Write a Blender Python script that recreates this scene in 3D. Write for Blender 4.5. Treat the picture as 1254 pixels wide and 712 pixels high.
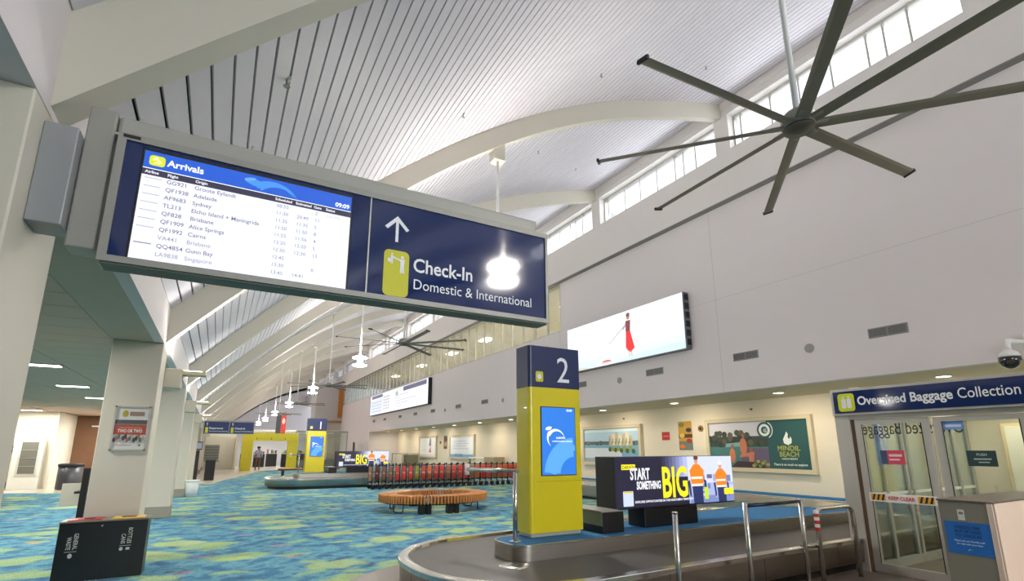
import bpy, bmesh, math, random
from mathutils import Matrix, Vector
R = math.radians
random.seed(7)
for o in list(bpy.data.objects): bpy.data.objects.remove(o)
sc = bpy.context.scene
C = sc.collection

# ------------------------------------------------------------------ camera, world, big lights, exposure
cam_d = bpy.data.cameras.new('camera'); cam = bpy.data.objects.new('camera', cam_d); C.objects.link(cam)
cam.location = (0, 0, 1.6); cam.rotation_euler = (R(90 + 12.284), 0, -R(29.294))
cam_d.sensor_width = 36; cam_d.lens = 36 * 620 / 1254
cam_d.shift_x = 5 / 1254; cam_d.shift_y = 59 / 1254; cam_d.clip_start = .05; cam_d.clip_end = 400
sc.camera = cam
w = bpy.data.worlds.new('sky'); sc.world = w; w.use_nodes = True
bg = w.node_tree.nodes['Background']; bg.inputs[0].default_value = (.80, .88, 1, 1); bg.inputs[1].default_value = 1.3
sc.view_settings.view_transform = 'Standard'; sc.view_settings.look = 'None'
sc.view_settings.exposure = .38; sc.view_settings.gamma = 1

def area(name, loc, direc, sx, sy, power, col=(1, 1, 1), spread=180):
    l = bpy.data.lights.new(name, 'AREA'); l.shape = 'RECTANGLE'; l.size = sx; l.size_y = sy
    l.energy = power; l.color = col; l.spread = R(spread)
    o = bpy.data.objects.new(name, l); C.objects.link(o); o.location = loc
    o.rotation_euler = Vector(direc).to_track_quat('-Z', 'Y').to_euler()
    return o
PITCH = 6.175
RIB0 = 2.84                                                     # near face of the first rib
XL, XR, XW, XREC = -.84, 12.74, 12.97, 15.9                     # left fascia, clerestory, lower wall, recess wall
for k in range(-4, 8):                                          # daylight through each clerestory opening
    y0 = 9.3 + (k - 1) * PITCH
    area('daylight', (13.45, y0 + 2.85, 11.25), (-1, 0, -.9), 5.6, 1.0, 120, (.93, .96, 1))

area('daylight_end', (6, -22.6, 3.9), (0, 1, .1), 9.6, 6, 1500, (.95, .97, 1))   # added fill from behind the camera, outside the made-up end glazing

# ------------------------------------------------------------------ helpers
def new_bm(): return bmesh.new()
def bx(bm, x0, x1, y0, y1, z0, z1, mi=0):
    vs = [bm.verts.new((x, y, z)) for z in (z0, z1) for y in (y0, y1) for x in (x0, x1)]
    for f in ((0, 2, 3, 1), (4, 5, 7, 6), (0, 1, 5, 4), (2, 6, 7, 3), (0, 4, 6, 2), (1, 3, 7, 5)):
        bm.faces.new([vs[i] for i in f]).material_index = mi
    return bm
def bbx(x0, x1, y0, y1, z0, z1, b=.01, seg=2):
    bm = bx(new_bm(), x0, x1, y0, y1, z0, z1)
    bmesh.ops.bevel(bm, geom=list(bm.edges), offset=b, segments=seg, affect='EDGES', profile=.5)
    return bm
def tube(bm, pts, r, seg=10, caps=True):
    pts = [Vector(p) for p in pts]; rings = []
    up = None
    for i, p in enumerate(pts):
        a = pts[max(i - 1, 0)]; b = pts[min(i + 1, len(pts) - 1)]; d = (b - a).normalized()
        if up is None: up = Vector((0, 0, 1)) if abs(d.z) < .9 else Vector((1, 0, 0))
        s = d.cross(up).normalized(); t = s.cross(d).normalized(); up = t
        rr = r[i] if isinstance(r, (list, tuple)) else r
        rings.append([bm.verts.new(p + (s * math.cos(2 * math.pi * j / seg) + t * math.sin(2 * math.pi * j / seg)) * rr) for j in range(seg)])
    for i in range(len(rings) - 1):
        for j in range(seg):
            f = bm.faces.new((rings[i][j], rings[i][(j + 1) % seg], rings[i + 1][(j + 1) % seg], rings[i + 1][j])); f.smooth = True
    if caps:
        bm.faces.new(rings[0][::-1]); bm.faces.new(rings[-1])
    return bm
def lathe(bm, prof, loc=(0, 0, 0), seg=24, caps=True):
    rings = [[bm.verts.new((loc[0] + r * math.cos(2 * math.pi * j / seg), loc[1] + r * math.sin(2 * math.pi * j / seg), loc[2] + z)) for j in range(seg)] for r, z in prof]
    for i in range(len(rings) - 1):
        for j in range(seg):
            f = bm.faces.new((rings[i][j], rings[i][(j + 1) % seg], rings[i + 1][(j + 1) % seg], rings[i + 1][j])); f.smooth = True
    if caps: bm.faces.new(rings[0][::-1]); bm.faces.new(rings[-1])
    return bm
def prism(bm, poly, z0, z1, mi=0):
    a = [bm.verts.new((x, y, z0)) for x, y in poly]; b = [bm.verts.new((x, y, z1)) for x, y in poly]
    bm.faces.new(a[::-1]).material_index = mi; bm.faces.new(b).material_index = mi; n = len(poly)
    for i in range(n): bm.faces.new((a[i], a[(i + 1) % n], b[(i + 1) % n], b[i])).material_index = mi
    return bm
def fillet(pts, r, n=5):
    out = [Vector(pts[0])]
    for i in range(1, len(pts) - 1):
        p, a, b = Vector(pts[i]), Vector(pts[i - 1]), Vector(pts[i + 1])
        u, v = (a - p).normalized(), (b - p).normalized()
        for k in range(n + 1):
            t = k / n; out.append((p + u * r) * (1 - t) ** 2 + p * 2 * t * (1 - t) + (p + v * r) * t * t)
    out.append(Vector(pts[-1])); return out
def root_of(o):
    while o.parent: o = o.parent
    return o
def rprism(x0, x1, y0, y1, z0, z1, r):
    pts = []
    for cx, cy, a in ((x1 - r, y0 + r, -90), (x1 - r, y1 - r, 0), (x0 + r, y1 - r, 90), (x0 + r, y0 + r, 180)):
        pts += [(cx + r * math.cos(R(a + t)), cy + r * math.sin(R(a + t))) for t in (0, 22, 45, 68, 90)]
    return prism(new_bm(), pts, z0, z1)
def obj(name, bm, m, parent=None, world=True):
    if world and parent is not None:
        bmesh.ops.translate(bm, vec=-root_of(parent).location, verts=bm.verts)
    me = bpy.data.meshes.new(name); bmesh.ops.recalc_face_normals(bm, faces=bm.faces); bm.to_mesh(me); bm.free()
    for x in (m if isinstance(m, (list, tuple)) else [m]): me.materials.append(x)
    o = bpy.data.objects.new(name, me); C.objects.link(o); o.parent = parent
    return o
def tag(o, label=None, cat=None, group=None, kind=None):
    if label: o['label'] = label
    if cat: o['category'] = cat
    if group: o['group'] = group
    if kind: o['kind'] = kind
    return o
def thing(name, label, cat, loc=(0, 0, 0), group=None, kind=None):
    o = bpy.data.objects.new(name, None); o.empty_display_size = .1; C.objects.link(o); o.location = loc
    return tag(o, label, cat, group, kind)
def struct(name, bm, m, label=None):
    return tag(obj(name, bm, m), label, None, None, 'structure')
def dup(root, loc, label=None, rz=None):
    def cp(o, par):
        c = o.copy(); C.objects.link(c); c.parent = par
        for ch in kids.get(o, []): cp(ch, c)
        return c
    kids = {}
    for o in C.objects:
        if o.parent: kids.setdefault(o.parent, []).append(o)
    c = cp(root, None); c.location = loc
    if rz is not None: c.rotation_euler = (0, 0, rz)
    if label: c['label'] = label
    return c

# ------------------------------------------------------------------ materials
def S(c):                                                       # sRGB 0-255 to linear
    return tuple(((v / 255 + .055) / 1.055) ** 2.4 if v > 10 else v / 255 / 12.92 for v in c) + (1,)
MC = {}
def mat(name, c, rough=.5, metal=0, var=.04, scale=6, bump=0, coat=0, spec=.5):
    if name in MC: return MC[name]
    m = bpy.data.materials.new(name); m.use_nodes = True; nt = m.node_tree; p = nt.nodes['Principled BSDF']
    p.inputs['Roughness'].default_value = rough; p.inputs['Metallic'].default_value = metal
    p.inputs['Coat Weight'].default_value = coat; p.inputs['Specular IOR Level'].default_value = spec
    tc = nt.nodes.new('ShaderNodeTexCoord'); no = nt.nodes.new('ShaderNodeTexNoise'); no.inputs['Scale'].default_value = scale; no.inputs['Detail'].default_value = 4
    nt.links.new(tc.outputs['Object'], no.inputs['Vector'])
    mx = nt.nodes.new('ShaderNodeMix'); mx.data_type = 'RGBA'; b = S(c)
    mx.inputs['A'].default_value = tuple(v * (1 - var) for v in b[:3]) + (1,); mx.inputs['B'].default_value = tuple(min(1, v * (1 + var)) for v in b[:3]) + (1,)
    nt.links.new(no.outputs['Fac'], mx.inputs['Factor']); nt.links.new(mx.outputs['Result'], p.inputs['Base Color'])
    if bump:
        bn = nt.nodes.new('ShaderNodeBump'); bn.inputs['Strength'].default_value = bump; bn.inputs['Distance'].default_value = .01
        nt.links.new(no.outputs['Fac'], bn.inputs['Height']); nt.links.new(bn.outputs['Normal'], p.inputs['Normal'])
    MC[name] = m; return m
def emit(name, c, s=1.0):
    if name in MC: return MC[name]
    m = bpy.data.materials.new(name); m.use_nodes = True; nt = m.node_tree; p = nt.nodes['Principled BSDF']
    b = S(c); p.inputs['Base Color'].default_value = (.02, .02, .02, 1); p.inputs['Roughness'].default_value = .35
    p.inputs['Emission Color'].default_value = b; p.inputs['Emission Strength'].default_value = s
    MC[name] = m; return m
def flat(c, glow=0.0):                                          # print ink, or the pixels of a lit screen
    k = 'ink_%d_%d_%d_%d' % (*c, int(glow * 100))
    return emit(k.replace('ink', 'screen'), c, glow) if glow else mat(k, c, .5, 0, 0)
def brushed(name, c, rough, sc_=(2, 2, 60)):
    m = mat(name, c, rough, 1, .12, 1); nt = m.node_tree
    no = [n for n in nt.nodes if n.type == 'TEX_NOISE'][0]; mp = nt.nodes.new('ShaderNodeMapping'); mp.inputs['Scale'].default_value = sc_
    tc = [n for n in nt.nodes if n.type == 'TEX_COORD'][0]
    nt.links.new(tc.outputs['Object'], mp.inputs['Vector']); nt.links.new(mp.outputs['Vector'], no.inputs['Vector'])
    return m
def glass(name, tint, mixf=.12, rough=.02):
    if name in MC: return MC[name]
    m = bpy.data.materials.new(name); m.use_nodes = True; nt = m.node_tree; nt.nodes.remove(nt.nodes['Principled BSDF'])
    out = nt.nodes['Material Output']; t = nt.nodes.new('ShaderNodeBsdfTransparent'); t.inputs[0].default_value = tint
    g = nt.nodes.new('ShaderNodeBsdfGlossy'); g.inputs['Roughness'].default_value = rough
    lw = nt.nodes.new('ShaderNodeLayerWeight'); lw.inputs['Blend'].default_value = .25
    mt = nt.nodes.new('ShaderNodeMath'); mt.operation = 'MULTIPLY_ADD'; mt.inputs[1].default_value = .6; mt.inputs[2].default_value = mixf * .5
    nt.links.new(lw.outputs['Fresnel'], mt.inputs[0])
    mx = nt.nodes.new('ShaderNodeMixShader'); nt.links.new(mt.outputs[0], mx.inputs[0]); nt.links.new(t.outputs[0], mx.inputs[1]); nt.links.new(g.outputs[0], mx.inputs[2])
    nt.links.new(mx.outputs[0], out.inputs[0]); MC[name] = m; return m
WALL = mat('white_plaster', (216, 208, 207), .75, 0, .02, 2)
CLER = mat('white_render', (212, 206, 202), .8, 0, .02, 2)
PLANK = mat('white_ceiling_plank', (208, 202, 209), .55, 0, .02, 3)
DARK = mat('dark_void', (30, 31, 33), .9)
BEAM = mat('cream_beam_paint', (196, 190, 176), .7, 0, .02, 1.5)
CREAM = mat('cream_wall_paint', (228, 218, 198), .7, 0, .02, 2)
COLM = mat('column_paint', (206, 199, 184), .6, 0, .02, 2)
SKIRT = mat('grey_skirting', (150, 146, 132), .6)
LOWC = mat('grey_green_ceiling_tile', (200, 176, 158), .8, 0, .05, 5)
STEEL = brushed('brushed_steel', (176, 170, 160), .3)
STEEL2 = brushed('polished_steel', (205, 203, 198), .22, (40, 40, 2))
ALU = mat('grey_anodised_aluminium', (152, 150, 143), .45, .15, .03, 4)
ALUL = mat('light_aluminium', (186, 184, 176), .42, .3, .03, 4)
FANM = mat('fan_grey_metal', (132, 123, 108), .5, .15, .05, 8)
ROD = mat('white_rod_paint', (222, 222, 220), .4)
NAVY = mat('navy_sign_face', (24, 43, 92), .07, 0, .02, 2, 0, .3)
NAVYP = mat('navy_panel', (28, 42, 88), .35, 0, .03, 2)
YEL = mat('yellow_panel', (222, 204, 16), .28, 0, .03, 2, 0, .2)
BLACK = mat('black_laminate', (14, 14, 16), .35)
BLKP = mat('black_plastic', (22, 22, 24), .5)
BELT = mat('dark_rubber_belt', (72, 66, 62), .5, 0, .12, 5, .2)
BLUEC = mat('blue_carpet', (44, 110, 158), .95, 0, .12, 40, .3)
BRONZE = mat('brown_grey_floor', (112, 100, 92), .45, 0, .06, 3)
TILE = mat('pale_polished_tile', (200, 192, 178), .22, 0, .04, 1.2)
WOOD = mat('bench_timber', (192, 130, 74), .45, 0, .2, 9, .1)
BROWNW = mat('brown_timber_wall', (120, 84, 58), .6, 0, .12, 3)
WHITE = flat((240, 240, 238))
REDM = mat('red_panel', (196, 52, 42), .5)
CLEAR = glass('window_glass', (1, 1, 1, 1), .04)
TINT = glass('door_glass', (.90, .95, .93, 1), .16)
GALG = glass('gallery_glass', (.93, .96, .95, 1), .2)
LAMP = emit('lamp_white', (255, 253, 246), 7)
LAMPP = emit('pendant_glow', (255, 250, 240), 150)
LAMPW = emit('lamp_warm', (255, 240, 214), 9)

def carpet():
    m = bpy.data.materials.new('lily_pad_carpet'); m.use_nodes = True; nt = m.node_tree; p = nt.nodes['Principled BSDF']; p.inputs['Roughness'].default_value = .95
    p.inputs['Specular IOR Level'].default_value = .15
    tc = nt.nodes.new('ShaderNodeTexCoord')
    def N(t, **k):
        n = nt.nodes.new(t)
        for a, b in k.items(): setattr(n, a, b)
        return n
    def noise(s, d=3, vec=None):
        n = N('ShaderNodeTexNoise'); n.inputs['Scale'].default_value = s; n.inputs['Detail'].default_value = d
        nt.links.new(vec or tc.outputs['Object'], n.inputs['Vector']); return n
    def ramp(src, pts):
        r = N('ShaderNodeValToRGB'); e = r.color_ramp.elements
        e[0].position, e[0].color = pts[0]; e[1].position, e[1].color = pts[-1]
        for q in pts[1:-1]:
            x = e.new(q[0]); x.color = q[1]
        nt.links.new(src, r.inputs[0]); return r
    def mix(f, a, b):
        x = N('ShaderNodeMix', data_type='RGBA'); nt.links.new(f, x.inputs['Factor']); nt.links.new(a, x.inputs['A']); nt.links.new(b, x.inputs['B']); return x.outputs['Result']
    wv = noise(3.2, 4); base = ramp(wv.outputs['Fac'], [(.30, S((62, 96, 128))), (.45, S((74, 124, 154))), (.56, S((104, 158, 170))), (.70, S((60, 102, 146)))])
    # warp so the pads are ragged
    wn = noise(2.2, 3); sub = N('ShaderNodeVectorMath', operation='SUBTRACT'); sub.inputs[1].default_value = (.5, .5, .5)
    nt.links.new(wn.outputs['Color'], sub.inputs[0]); sc1 = N('ShaderNodeVectorMath', operation='SCALE'); sc1.inputs['Scale'].default_value = .6
    nt.links.new(sub.outputs[0], sc1.inputs[0]); add = N('ShaderNodeVectorMath', operation='ADD'); nt.links.new(tc.outputs['Object'], add.inputs[0]); nt.links.new(sc1.outputs[0], add.inputs[1])
    cur = base.outputs['Color']
    for s, thr, cols, off, stretch in ((.80, .40, [(0, S((120, 160, 116))), (.5, S((166, 190, 112))), (1, S((196, 204, 116)))], 0, 1), (1.25, .30, [(0, S((104, 170, 150))), (.5, S((178, 192, 104))), (1, S((140, 178, 120)))], 7, 1),
                              (.75, .11, [(0, S((206, 110, 130))), (.5, S((226, 130, 108))), (1, S((200, 84, 140)))], 3, 1)):
        mp = N('ShaderNodeMapping'); mp.inputs['Location'].default_value = (off, off * 1.7, 0); mp.inputs['Rotation'].default_value = (0, 0, .5)
        mp.inputs['Scale'].default_value = (1, 1.45, 1)
        nt.links.new(add.outputs[0], mp.inputs['Vector'])
        v = N('ShaderNodeTexVoronoi', voronoi_dimensions='2D'); v.inputs['Scale'].default_value = s; v.inputs['Randomness'].default_value = .95
        nt.links.new(mp.outputs[0], v.inputs['Vector'])
        cr = ramp(v.outputs['Color'], cols)
        lt = N('ShaderNodeMapRange'); lt.inputs['From Min'].default_value = thr; lt.inputs['From Max'].default_value = thr - .12; nt.links.new(v.outputs['Distance'], lt.inputs['Value'])
        sp = N('ShaderNodeSeparateColor'); nt.links.new(v.outputs['Color'], sp.inputs[0])
        gt = N('ShaderNodeMath', operation='GREATER_THAN'); gt.inputs[1].default_value = .5; nt.links.new(sp.outputs['Green'], gt.inputs[0])
        mu = N('ShaderNodeMath', operation='MULTIPLY'); nt.links.new(lt.outputs[0], mu.inputs[0]); nt.links.new(gt.outputs[0], mu.inputs[1])
        mu2 = N('ShaderNodeMath', operation='MULTIPLY'); mu2.inputs[1].default_value = .62; nt.links.new(mu.outputs[0], mu2.inputs[0])
        cur = mix(mu2.outputs[0], cur, cr.outputs['Color'])
    sp = noise(45, 2); spr = ramp(sp.outputs['Fac'], [(.35, (.7, .7, .7, 1)), (.65, (1.25, 1.25, 1.25, 1))])
    x = N('ShaderNodeMix', data_type='RGBA', blend_type='MULTIPLY'); x.inputs['Factor'].default_value = .8
    nt.links.new(cur, x.inputs['A']); nt.links.new(spr.outputs['Color'], x.inputs['B']); nt.links.new(x.outputs['Result'], p.inputs['Base Color'])
    return m
CARPET = carpet()

# ------------------------------------------------------------------ flat print and lettering
def text_polys(body, size, bold=0, align='LEFT'):
    cu = bpy.data.curves.new('t', 'FONT'); cu.body = body; cu.size = size; cu.offset = bold; cu.align_x = align; cu.resolution_u = 3
    o = bpy.data.objects.new('t', cu); C.objects.link(o)
    dg = bpy.context.evaluated_depsgraph_get(); me = bpy.data.meshes.new_from_object(o.evaluated_get(dg))
    vs = [tuple(v.co[:2]) for v in me.vertices]; fs = [tuple(p.vertices) for p in me.polygons]
    bpy.data.objects.remove(o); bpy.data.curves.remove(cu); bpy.data.meshes.remove(me)
    return vs, fs
class Pic:
    """A flat picture: polygons in metres on a plane, each layer a hair proud of the last, all in one mesh."""
    def __init__(s, o, u, v, glow=0.0, step=.0006):
        s.o = Vector(o); s.u = Vector(u).normalized(); s.v = Vector(v).normalized(); s.n = s.u.cross(s.v); s.bm = new_bm(); s.mats = []; s.k = 0; s.glow = glow; s.step = step
    def mi(s, c):
        m = c if isinstance(c, bpy.types.Material) else flat(c, s.glow)
        if m not in s.mats: s.mats.append(m)
        return s.mats.index(m)
    def P(s, x, y): return s.o + s.u * x + s.v * y + s.n * (s.k * s.step)
    def poly(s, c, pts):
        s.k += 1; f = s.bm.faces.new([s.bm.verts.new(s.P(*p)) for p in pts]); f.material_index = s.mi(c)
    def rect(s, c, x0, y0, x1, y1): s.poly(c, [(x0, y0), (x1, y0), (x1, y1), (x0, y1)])
    def rrect(s, c, x0, y0, x1, y1, r):
        pts = []
        for cx, cy, a in ((x1 - r, y0 + r, -90), (x1 - r, y1 - r, 0), (x0 + r, y1 - r, 90), (x0 + r, y0 + r, 180)):
            pts += [(cx + r * math.cos(R(a + t)), cy + r * math.sin(R(a + t))) for t in (0, 30, 60, 90)]
        s.poly(c, pts)
    def oval(s, c, x, y, a, b, n=16, rot=0):
        s.poly(c, [(x + a * math.cos(t) * math.cos(rot) - b * math.sin(t) * math.sin(rot), y + a * math.cos(t) * math.sin(rot) + b * math.sin(t) * math.cos(rot)) for t in [2 * math.pi * i / n for i in range(n)]])
    def arc(s, c, x, y, r0, r1, a0, a1, n=10, taper=False):
        s.k += 1; mi = s.mi(c); L = []
        for i in range(n + 1):
            t = R(a0 + (a1 - a0) * i / n); d = (1 - i / n) if taper else 1; rm = (r0 + r1) / 2; h = (r1 - r0) / 2 * d + .0001
            L.append([s.bm.verts.new(s.P(x + q * math.cos(t), y + q * math.sin(t))) for q in (rm - h, rm + h)])
        for i in range(n): s.bm.faces.new((L[i][0], L[i][1], L[i + 1][1], L[i + 1][0])).material_index = mi
    def text(s, c, body, x, y, size, bold=0, align='LEFT', width=None, rot=0, mirror=False, shear=0):
        s.k += 1; mi = s.mi(c); vs, fs = text_polys(body, size, bold, align)
        if not vs: return
        k = 1
        if width:
            w_ = max(v[0] for v in vs) - min(v[0] for v in vs); k = width / w_
        out = []
        for a, b in vs:
            a *= k * (-1 if mirror else 1); a += shear * b
            out.append(s.bm.verts.new(s.P(x + a * math.cos(rot) - b * math.sin(rot), y + a * math.sin(rot) + b * math.cos(rot))))
        for f in fs:
            try: s.bm.faces.new([out[i] for i in f]).material_index = mi
            except ValueError: pass
    def build(s, name, parent):
        rl = root_of(parent).location if parent else Vector()
        bmesh.ops.translate(s.bm, vec=-rl, verts=s.bm.verts)
        me = bpy.data.meshes.new(name); s.bm.to_mesh(me); s.bm.free()
        for m in s.mats: me.materials.append(m)
        o = bpy.data.objects.new(name, me); C.objects.link(o); o.parent = parent; return o
def swoosh(p, c, x, y, s):                                      # the airport's bird-and-arc mark
    p.arc(c, x, y - .55 * s, .50 * s, .66 * s, 150, 30, 12, True)
    p.arc(c, x - .05 * s, y - .60 * s, .52 * s, .64 * s, 128, 215, 8, True)
    p.oval(c, x - .28 * s, y - .02 * s, .22 * s, .10 * s, 10, .3)
def person_icon(p, c, x, y, s):
    p.oval(c, x, y + .42 * s, .09 * s, .09 * s, 10)
    p.poly(c, [(x - .13 * s, y + .30 * s), (x + .13 * s, y + .30 * s), (x + .10 * s, y - .05 * s), (x + .12 * s, y - .5 * s), (x + .02 * s, y - .5 * s), (x, y - .12 * s), (x - .02 * s, y - .5 * s), (x - .12 * s, y - .5 * s), (x - .10 * s, y - .05 * s)])

# ------------------------------------------------------------------ roof profile
def zc(x): return 4.559 + 1.03269 * x - .02418 * x * x - .002312 * x ** 3 + .0001238 * x ** 4
def rib_depth(x): return .52
arc = [(XL, zc(XL))]; step = .19
x = XL
while x < XR - .02:
    s_ = 0; xx = x
    while s_ < step:
        n_ = xx + .002; s_ += math.hypot(.002, zc(n_) - zc(xx)); xx = n_
    x = xx; arc.append((x, zc(x)))
NY0, NY1 = -4, 15                                               # rib numbers built
HY0, HY1 = RIB0 + NY0 * PITCH, RIB0 + NY1 * PITCH

# ------------------------------------------------------------------ structure
bm = bx(new_bm(), -9.5, 18, HY0, HY1 + 6, -.12, 0); struct('floor', bm, CARPET)
tile_poly = [(-9.4, 26.6), (-7.7, 26.2), (-5.6, 25.4), (-4.2, 25.2), (-1.6, 25.1), (-1.0, 27.8), (0, 28.8), (1.15, 33.8), (3.0, 42.5), (4.4, 44.2), (12.9, 45.5), (12.9, 100), (-9.4, 100)]
struct('floor', prism(new_bm(), tile_poly[::1], .0, .006), TILE)

# lower right wall with the baggage recess
bm = new_bm()
bx(bm, XW, XW + .25, HY0, 18.2, 3.24, 9.1); bx(bm, XW, XW + .25, 18.2, 64.9, 3.24, 6.78)
bx(bm, XW, XREC, 51.2, 64.9, 0, 3.24)
struct('wall_right', bm, WALL)
bm = new_bm()
for y in (9.98, 18.3): bx(bm, XW - .002, XW, y, y + .012, 3.26, 9.05)
bx(bm, XW - .002, XW, HY0, 18.2, 6.1, 6.108)
struct('trim_1', bm, mat('wall_joint', (176, 174, 170), .8))
struct('wall_recess', bx(new_bm(), XREC, XREC + .2, HY0, 51.4, 0, 3.5), CREAM)
struct('ceiling_recess', bx(new_bm(), XW + .25, XREC, HY0, 51.2, 3.24, 3.4), mat('soffit_paint', (206, 188, 158), .7, 0, .03))
struct('baseboard_right', bbx(XREC - .35, XREC, HY0, 44, 0, .21, .01), BLUEC)
# clerestory wall: beam, piers, lintel
bm = new_bm(); bx(bm, XR, XR + .5, HY0, HY1, 9.06, 10.6); bx(bm, XR, XR + .5, HY0, HY1, 11.78, 12.6)
for k in range(NY0, NY1 + 1):
    y0 = 9.3 + (k - 1) * PITCH
    if y0 < HY1: bx(bm, XR, XR + .5, max(y0 - .5, HY0), y0, 10.6, 11.78)
struct('wall_clerestory', bm, CLER)
bm = new_bm(); bx(bm, XR - .02, XR, HY0, HY1, 12.0, 12.25); struct('trim_2', bm, CLER)
bm = new_bm(); bx(bm, XR, XW, HY0, HY1, 9.03, 9.058); struct('trim_3', bm, mat('dark_grey_soffit_strip', (128, 124, 122), .7))  # dark plate paints in the shade under the overhanging clerestory beam
# clerestory windows
def make_window():
    wn = thing('window_1', None, None, (0, 0, 0), kind='structure')
    f = new_bm(); H0, H1 = 10.6, 11.78
    bx(f, 13.0, 13.08, 0, 5.68, H0, H0 + .05); bx(f, 13.0, 13.08, 0, 5.68, H1 - .05, H1)
    bx(f, 13.0, 13.08, 0, .05, H0 + .05, H1 - .05); bx(f, 13.0, 13.08, 5.63, 5.68, H0 + .05, H1 - .05)
    fr = obj('window_frame', f, ALUL, wn)
    ms = [.99, 1.5, 1.88, 2.74, 3.6, 4.44, 5.42]; prev = .05
    for y in ms:
        obj('mullion', bx(new_bm(), 13.01, 13.07, y - .025, y + .025, H0 + .05, H1 - .05), ALUL, fr)
    for a, b in zip([.05] + [m_ + .025 for m_ in ms], [m_ - .025 for m_ in ms] + [5.63]):
        obj('pane', bx(new_bm(), 13.035, 13.045, a, b, H0 + .05, H1 - .05), CLEAR, fr)
    return wn
w0 = make_window(); n = 1
for k in range(NY0, NY1):
    y = 9.3 + (k - 1) * PITCH
    if y < HY0: continue
    o = w0 if n == 1 else dup(w0, (0, y, 0)); o.location = (0, y, 0); o.name = 'window_%d' % n; n += 1

# roof deck above the planks, planks by bay, ribs
def strip(bm, pts, y0, y1, off):
    L = [[bm.verts.new((x, y, z + off)) for y in (y0, y1)] for x, z in pts]
    for a, b in zip(L, L[1:]): bm.faces.new((a[0], b[0], b[1], a[1]))
    return bm
prof = [(XL - .3, zc(XL) - .3)] + arc[::3] + [(XR + .5, zc(XR) + .1)]
bm = strip(new_bm(), prof, HY0, HY1, .09)
r_ = bmesh.ops.extrude_face_region(bm, geom=list(bm.faces)); bmesh.ops.translate(bm, vec=(0, 0, .1), verts=[v for v in r_['geom'] if isinstance(v, bmesh.types.BMVert)])
struct('roof', bm, DARK)
pl = new_bm(); L_ = PITCH - .2; bx(pl, .012, step - .012, 0, L_, 0, .02)
pl2 = bpy.data.meshes.new('plank'); bmesh.ops.recalc_face_normals(pl, faces=pl.faces); pl.to_mesh(pl2); pl.free(); pl2.materials.append(PLANK)
for k in range(NY0, NY1):
    y0 = RIB0 + k * PITCH + .2
    if k in (0, 1):
        cl = thing('ceiling', None, None, (XL, y0, zc(XL)), kind='structure')
        for (xa, za), (xb, zb) in zip(arc, arc[1:]):
            o = bpy.data.objects.new('plank', pl2); C.objects.link(o); o.parent = cl
            o.location = (xa - XL, 0, za - zc(XL)); o.rotation_euler = (0, -math.atan2(zb - za, xb - xa), 0)
    else:
        bm = new_bm()
        for (xa, za), (xb, zb) in zip(arc, arc[1:]):
            d = Vector((xb - xa, 0, zb - za)); A = Vector((xa, 0, za)) + d * .07; B = Vector((xa, 0, za)) + d * .93; nn = Vector((-d.z, 0, d.x)).normalized() * .02
            q = [bm.verts.new((v.x, yy, v.z)) for yy in (y0, y0 + L_) for v in (A, B, B + nn, A + nn)]
            for f in ((0, 1, 5, 4), (1, 2, 6, 5), (3, 7, 6, 2), (0, 4, 7, 3)): bm.faces.new([q[i] for i in f])
        tag(obj('ceiling', bm, PLANK), kind='structure')
bot = lambda x: zc(x) - rib_depth(x)
def rib_mesh(y0):
    bm = new_bm(); xs = [XL + (XR + .02 - XL) * i / 60 for i in range(61)]
    L = [[bm.verts.new((x, y, z)) for y, z in ((y0, bot(x)), (y0 + .2, bot(x)), (y0 + .2, zc(x) + .06), (y0, zc(x) + .06))] for x in xs]
    for a, b in zip(L, L[1:]):
        for i in range(4): bm.faces.new((a[i], a[(i + 1) % 4], b[(i + 1) % 4], b[i])).smooth = False
    bm.faces.new(L[0]); bm.faces.new(L[-1][::-1]); return bm
for k in range(NY0, NY1 + 1):
    tag(obj('rib_beam', rib_mesh(RIB0 + k * PITCH - (.2 if k == NY0 else 0)), BEAM), kind='structure')

# left side: fascia, low ceiling, columns
LZ = 3.12
bm = bx(new_bm(), XL - .12, XL, HY0, HY1, LZ, 3.9); struct('wall_left', bm, WALL)
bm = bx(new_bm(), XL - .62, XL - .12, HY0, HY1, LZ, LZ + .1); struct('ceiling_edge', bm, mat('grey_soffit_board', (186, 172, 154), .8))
cl = thing('ceiling_low', None, None, (-5, 10, LZ), kind='structure')
ts = 1.2; cnt = 0
tm = {}
lights_at = [(-3.0, 12.2), (-3.25, 16.05), (-3.3, 19.5), (-6.6, 27.0), (-4.0, 29.2), (-3.2, 23.5), (-3.2, 27.3), (-3, 8.2)]
xx = XL - .62; rows = []
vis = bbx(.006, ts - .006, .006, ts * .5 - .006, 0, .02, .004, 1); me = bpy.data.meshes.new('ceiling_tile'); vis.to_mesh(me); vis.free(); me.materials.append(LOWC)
for i in range(7):
    for j in range(0, 44):
        X0 = xx - (i + 1) * ts; Y0 = 3.4 + j * .6
        if cnt >= 295: break
        if i > 2 and Y0 < 10 or i < 4 and Y0 > 24 and i > 2: continue
        if i > 0 and Y0 < 5: continue
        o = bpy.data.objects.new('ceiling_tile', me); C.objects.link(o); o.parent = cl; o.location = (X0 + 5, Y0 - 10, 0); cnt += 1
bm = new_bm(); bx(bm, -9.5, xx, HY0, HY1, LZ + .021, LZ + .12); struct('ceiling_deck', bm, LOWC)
struct('wall_far_left', bx(new_bm(), -9.7, -9.5, HY0, HY1, 0, LZ + .1), CREAM)
def column(y0):
    c = thing('column', None, None, (XL - .3, y0 + .31, 0), kind='structure')
    obj('shaft', bbx(XL - .6, XL, y0, y0 + .62, 0, LZ, .008, 1), COLM, c)
    obj('skirting', bbx(XL - .61, XL + .01, y0 - .01, y0 + .63, 0, .26, .006, 1), SKIRT, c)
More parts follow.
